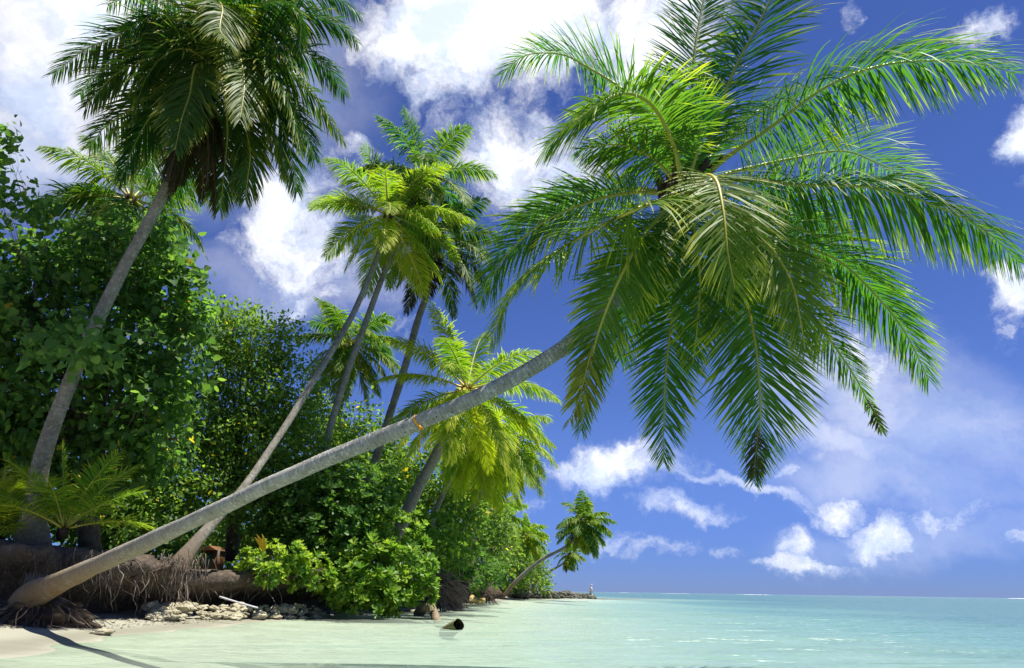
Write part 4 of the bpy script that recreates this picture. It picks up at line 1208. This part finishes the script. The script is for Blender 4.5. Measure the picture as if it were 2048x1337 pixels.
# root plate and stumps further along the bank
def fan(name, label, c_px, n, L, r, m, seed, d0, spread, group=None, wide=0.):
    g_ = np.random.default_rng(seed)
    c_ = P(*c_px)
    root = thing(name, label, 'roots', c_, group)
    bag = Bag()
    for k in range(n):
        d_ = unit(np.asarray(d0, float) + g_.normal(0, spread, 3))
        L_ = L * g_.uniform(.5, 1.1)
        p_ = [c_ + g_.normal(0, L * .12, 3) + np.array([g_.normal(0, wide), g_.normal(0, wide * .4), 0])]
        for q in range(5):
            d_ = unit(d_ + np.array([g_.normal(0, .12), g_.normal(0, .12), -.13]))
            q_ = p_[-1] + d_ * L_ / 5
            q_[2] = max(q_[2], .01)
            p_.append(q_)
        rr = r * g_.uniform(.5, 1.4)
        bag.tube(p_, np.linspace(rr, rr * .35, 6), 4)
    add('roots', bag.mesh('roots', m), root, kind='stuff')
    return root, c_
rp, c_ = fan('root_plate', 'reddish brown root plate of a fallen palm lying at the water edge', (875, 1165, 22.5), 420, 1.15, .020, 'root_red', 91, (.75, -.2, -.45), .30)
me = rock_mesh('root_core', 'root_red', 33, .6, .35)
add('root_core', me, rp, basis=Matrix.Translation(P(878, 1185, 23)) @ Matrix.Rotation(.5, 4, 'Y') @ Matrix.Diagonal((.5, .35, .42, 1)))
rp2, c_ = fan('root_tangle', 'dark tangle of roots at the bank corner before the sandy cove', (965, 1178, 33), 260, .9, .016, 'root_dark', 92, (.3, -.3, -.5), .4)
add('root_core', rock_mesh('root_core', 'fibre', 35, .6, .35), rp2, basis=Matrix.Translation(P(975, 1188, 33.5)) @ Matrix.Diagonal((.8, .5, .55, 1)))
sd_ = thing('dark_stump', 'dark rounded stump between the root plate and the root tangle', 'stump', P(918, 1195, 27))
add('stump_body', rock_mesh('stump_body', 'fibre', 37, .8, .3), sd_, basis=Matrix.Translation(P(918, 1186, 27.5)) @ Matrix.Diagonal((.5, .4, .62, 1)))
for lab, px, py, s_ in (('larger yellowish stone at the water edge below the dark stump', 938, 1199, .34), ('smaller yellowish stone at the water edge near the root tangle', 958, 1202, .24)):
    tag(add('shore_stone', rock_mesh('shore_stone', 'yellow_stone', px, .6, .2), basis=Matrix.Translation(P(px, py, 31)) @ Matrix.Diagonal((s_ * 1.3, s_, s_, 1))), lab, 'stone')
# root mound under the slender palm on the bank
fan('root_mound', 'grey root mound on the bank under the slender bright-crowned palm', (348, 1120, 12.1), 150, .55, .008, 'root_dark', 93, (.1, -.15, -1.), .35, wide=.3)
fan('root_mound', 'brown matted roots on the bank at the foot of the tall palm', (130, 1108, 10.6), 120, .5, .007, 'root_dark', 94, (.15, -.2, -1.), .35, wide=.5)

# painted hut glimpsed through the trees
hb = P(428, 1140, 20.5)
hut = thing('beach_hut', 'small orange hut with a green door glimpsed under the trees', 'hut', hb, None)
def hp(x, y, t_=20.5):
    return P(x, y, t_)
s_ = 20.5 / F
add('wall', box_mesh('wall', hp(428, 1122), (26 * s_, .6, 40 * s_), 'orange_paint'), hut)
add('door', box_mesh('door', hp(428, 1124) - np.array([0, .32, 0]), (11 * s_, .03, 34 * s_), 'green_paint'), hut)
c_ = hp(428, 1102)
V = np.array([(-17 * s_, -.45, 0), (17 * s_, -.45, 0), (0, -.45, 9 * s_), (-17 * s_, .45, 0), (17 * s_, .45, 0), (0, .45, 9 * s_)]) + c_
add('roof', mesh('roof', V, faces=[(0, 1, 2), (3, 5, 4), (0, 2, 5, 3), (1, 4, 5, 2), (0, 3, 4, 1)], m='orange_paint'), hut)
for x in (412, 446):
    add('post', box_mesh('post', hp(x, 1122) - np.array([0, .42, 0]), (4 * s_, .06, 44 * s_), 'wood'), hut)

# stone breakwater at the point, with the sandy cove and a person in white
bw = thing('stone_breakwater', 'low dark breakwater of loose stones running out from the point', 'breakwater', PZ(1120, 1198))
srocks = [rock_mesh('stone', 'stone', 50 + q, .7, .4) for q in range(6)]
for k in range(260):
    f_ = g.random()
    px = 1030 + 156 * f_
    t_ = np.interp(px, [1030, 1190], [55, 68]) + g.uniform(0, 1.6)
    top = np.interp(px, [1030, 1060, 1090, 1150, 1190], [1178, 1182, 1184, 1188, 1194])
    py = g.uniform(top, np.interp(px, [1030, 1090, 1190], [1190, 1196, 1198]))
    s2 = g.uniform(.12, .42)
    add('stone', srocks[k % 6], bw, basis=Matrix.Translation(P(px, py, t_)) @ Matrix.Rotation(g.uniform(0, 6.28), 4, 'Z') @ Matrix.Diagonal((s2 * 1.35, s2, s2 * .95, 1)))
core, _ = spline([P(1020, 1190, 55.6), P(1060, 1191, 59.5), P(1120, 1195, 63), P(1186, 1198, 68.3)], 40)
V, Q, T = tube_arrays(core, np.interp(np.linspace(0, 1, 40), [0, .5, 1], [.28, .22, .08]) * (1 + .1 * g.normal(0, 1, 40)), 9)
add('core', mesh('core', V, quads=Q, tris=T, m='stone'), bw)
tag(add('slab', box_mesh('slab', P(1020, 1175, 53), (.42, .5, .12), 'concrete')), 'small white slab lying on top of the breakwater by the shrubs', 'slab')
dl = thing('driftwood_branches', 'pale driftwood branches piled at the landward end of the breakwater', 'driftwood', P(1010, 1190, 52))
for k in range(12):
    x_, y_ = g.uniform(995, 1045), g.uniform(1182, 1192)
    V, Q, T = bar(P(x_, y_, 51.5), P(x_ + g.uniform(8, 22), y_ + g.uniform(-3, 4), 51), .05, .025, 6, 6, .02, k)
    add('branch', mesh('branch', V, quads=Q, tris=T, m='root', smooth=True), dl)
tag(add('marker_post', mesh('marker_post', *(lambda r_: (r_[0],))(bar(P(1139, 1193, 65), P(1140, 1183, 65), .13, .05, 7, 6, .01)), quads=bar(P(1139, 1193, 65), P(1140, 1183, 65), .13, .05, 7, 6, .01)[1], m='stone')), 'small dark upright stone standing on the breakwater', 'stone')

# person: body as one skinned surface, clothes over it
def skin_body(name, joints, edges, radii, m, parent, sub=2):
    me = bpy.data.meshes.new(name)
    me.from_pydata([tuple(float(v) for v in j) for j in joints], edges, [])
    o = add(name, me, parent)
    me.materials.append(M[m])
    md = o.modifiers.new('skin', 'SKIN')
    for v, r_ in zip(me.skin_vertices[0].data, radii):
        v.radius = (r_, r_) if np.isscalar(r_) else r_
    me.skin_vertices[0].data[0].use_root = True
    s2 = o.modifiers.new('sub', 'SUBSURF')
    s2.levels = s2.render_levels = sub
    md.use_smooth_shade = True
    return o
pb = P(1183, 1198, 68.3)
pb[2] = -.02
per = thing('person', 'person in white clothes and a white cap standing at the tip of the breakwater', 'person', pb)
hgt = 1.36 / 1.7
def J(x, y, z):
    return pb + np.array([x, y, z]) * hgt
jt = [J(-.03, 0, .92), J(-.04, 0, 1.12), J(-.02, 0, 1.36), J(.0, 0, 1.46), J(.03, 0, 1.54), J(.045, 0, 1.66), J(.01, -.09, .86), J(.04, -.10, .48), J(.0, -.10, .07), J(.12, -.10, .03),
      J(-.06, .09, .86), J(.0, .10, .48), J(-.07, .10, .07), J(.05, .10, .03), J(-.01, -.18, 1.38), J(-.02, -.22, 1.10), J(.16, -.20, .98), J(.25, -.19, .98), J(-.01, .18, 1.38), J(-.02, .22, 1.10), J(.15, .18, .98), J(.24, .17, .98)]
ed = [(0, 1), (1, 2), (2, 3), (3, 4), (4, 5), (0, 6), (6, 7), (7, 8), (8, 9), (0, 10), (10, 11), (11, 12), (12, 13), (2, 14), (14, 15), (15, 16), (16, 17), (2, 18), (18, 19), (19, 20), (20, 21)]
rd = np.array([.12, .11, .12, .06, .075, .075, .085, .06, .045, .035, .085, .06, .045, .035, .055, .042, .032, .03, .055, .042, .032, .03]) * hgt
skin_body('body', jt, ed, rd, 'skin', per)
skin_body('shirt', [jt[1], jt[0], jt[2], jt[14], jt[15], jt[18], jt[19]], [(0, 1), (0, 2), (2, 3), (3, 4), (2, 5), (5, 6)], np.array([.19, .19, .20, .11, .095, .11, .095]) * hgt, 'white_cloth', per)
skin_body('trousers', [jt[0], jt[6], jt[7], jt[8] + [0, 0, .06], jt[10], jt[11], jt[12] + [0, 0, .06]], [(0, 1), (1, 2), (2, 3), (0, 4), (4, 5), (5, 6)], np.array([.185, .145, .12, .11, .145, .12, .11]) * hgt, 'white_cloth', per)
skin_body('cap', [J(.03, 0, 1.72), J(.05, 0, 1.66), J(.17, 0, 1.655)], [(0, 1), (1, 2)], np.array([.12, .15, .05]) * hgt, 'white_cloth', per)

# lines of surf breaking on the reef far out
for lab, px0, px1, wd in (('long white line of surf breaking on the distant reef', 1470, 1550, 1.1), ('short white surf line at the horizon near the right edge', 2012, 2060, 1.8), ('faint surf fleck near the point on the horizon', 1236, 1262, .6), ('thin surf line on the reef between the point and the long surf', 1320, 1385, .6)):
    n_ = 40
    bag = Bag()
    xs_ = np.linspace(px0, px1, n_)
    hz = 1182 + (xs_ - 1024) * .0149
    pth = np.array([P(x, h_ + .3, 620) for x, h_ in zip(xs_, hz)])
    pth[:, 2] = .1
    prf = np.clip(np.sin(np.linspace(0, math.pi, n_)) * 1.3, 0, 1) * wd * (.3 + .7 * g.random(n_)) * .3
    V, Q, T = tube_arrays(pth, prf + .02, 7)
    o = tag(add('surf', mesh('surf', V, quads=Q, tris=T, m='foam', smooth=True)), lab, 'surf', kind='stuff')

# fallen leaves and husk bits on the sand and the bank
g = np.random.default_rng(140)
n_ = 900
px_ = g.uniform(-5, 640, n_)
tt_ = np.interp(px_, [0, 200, 400, 640], [9.2, 10.2, 12.4, 15.6]) + g.uniform(-.6, 1., n_)
pp_ = np.array([P(a_, 1200, b_) for a_, b_ in zip(px_, tt_)])
pp_[:, 2] = sand_z(pp_[:, 0], pp_[:, 1]) + .015
kp = pp_[:, 2] > .05
pp_ = pp_[kp]
ax_ = unit(np.stack([g.normal(0, 1, len(pp_)), g.normal(0, 1, len(pp_)), g.normal(0, .12, len(pp_))], 1))
nr_ = unit(np.stack([g.normal(0, .3, len(pp_)), g.normal(0, .3, len(pp_)), np.ones(len(pp_))], 1))
V, T, kk = leaf_arrays('oval', pp_, ax_, nr_, g.uniform(.02, .075, len(pp_)))
M['litter'] = noisy_mat('dry_leaf_litter', (.10, .065, .035), (.24, .17, .09), (.05, .035, .02), 9., .9)
tag(add('leaf_litter', mesh('leaf_litter', V, tris=T, m='litter')), 'dry brown leaf litter scattered on the sand below the bank', 'leaf litter', kind='stuff')
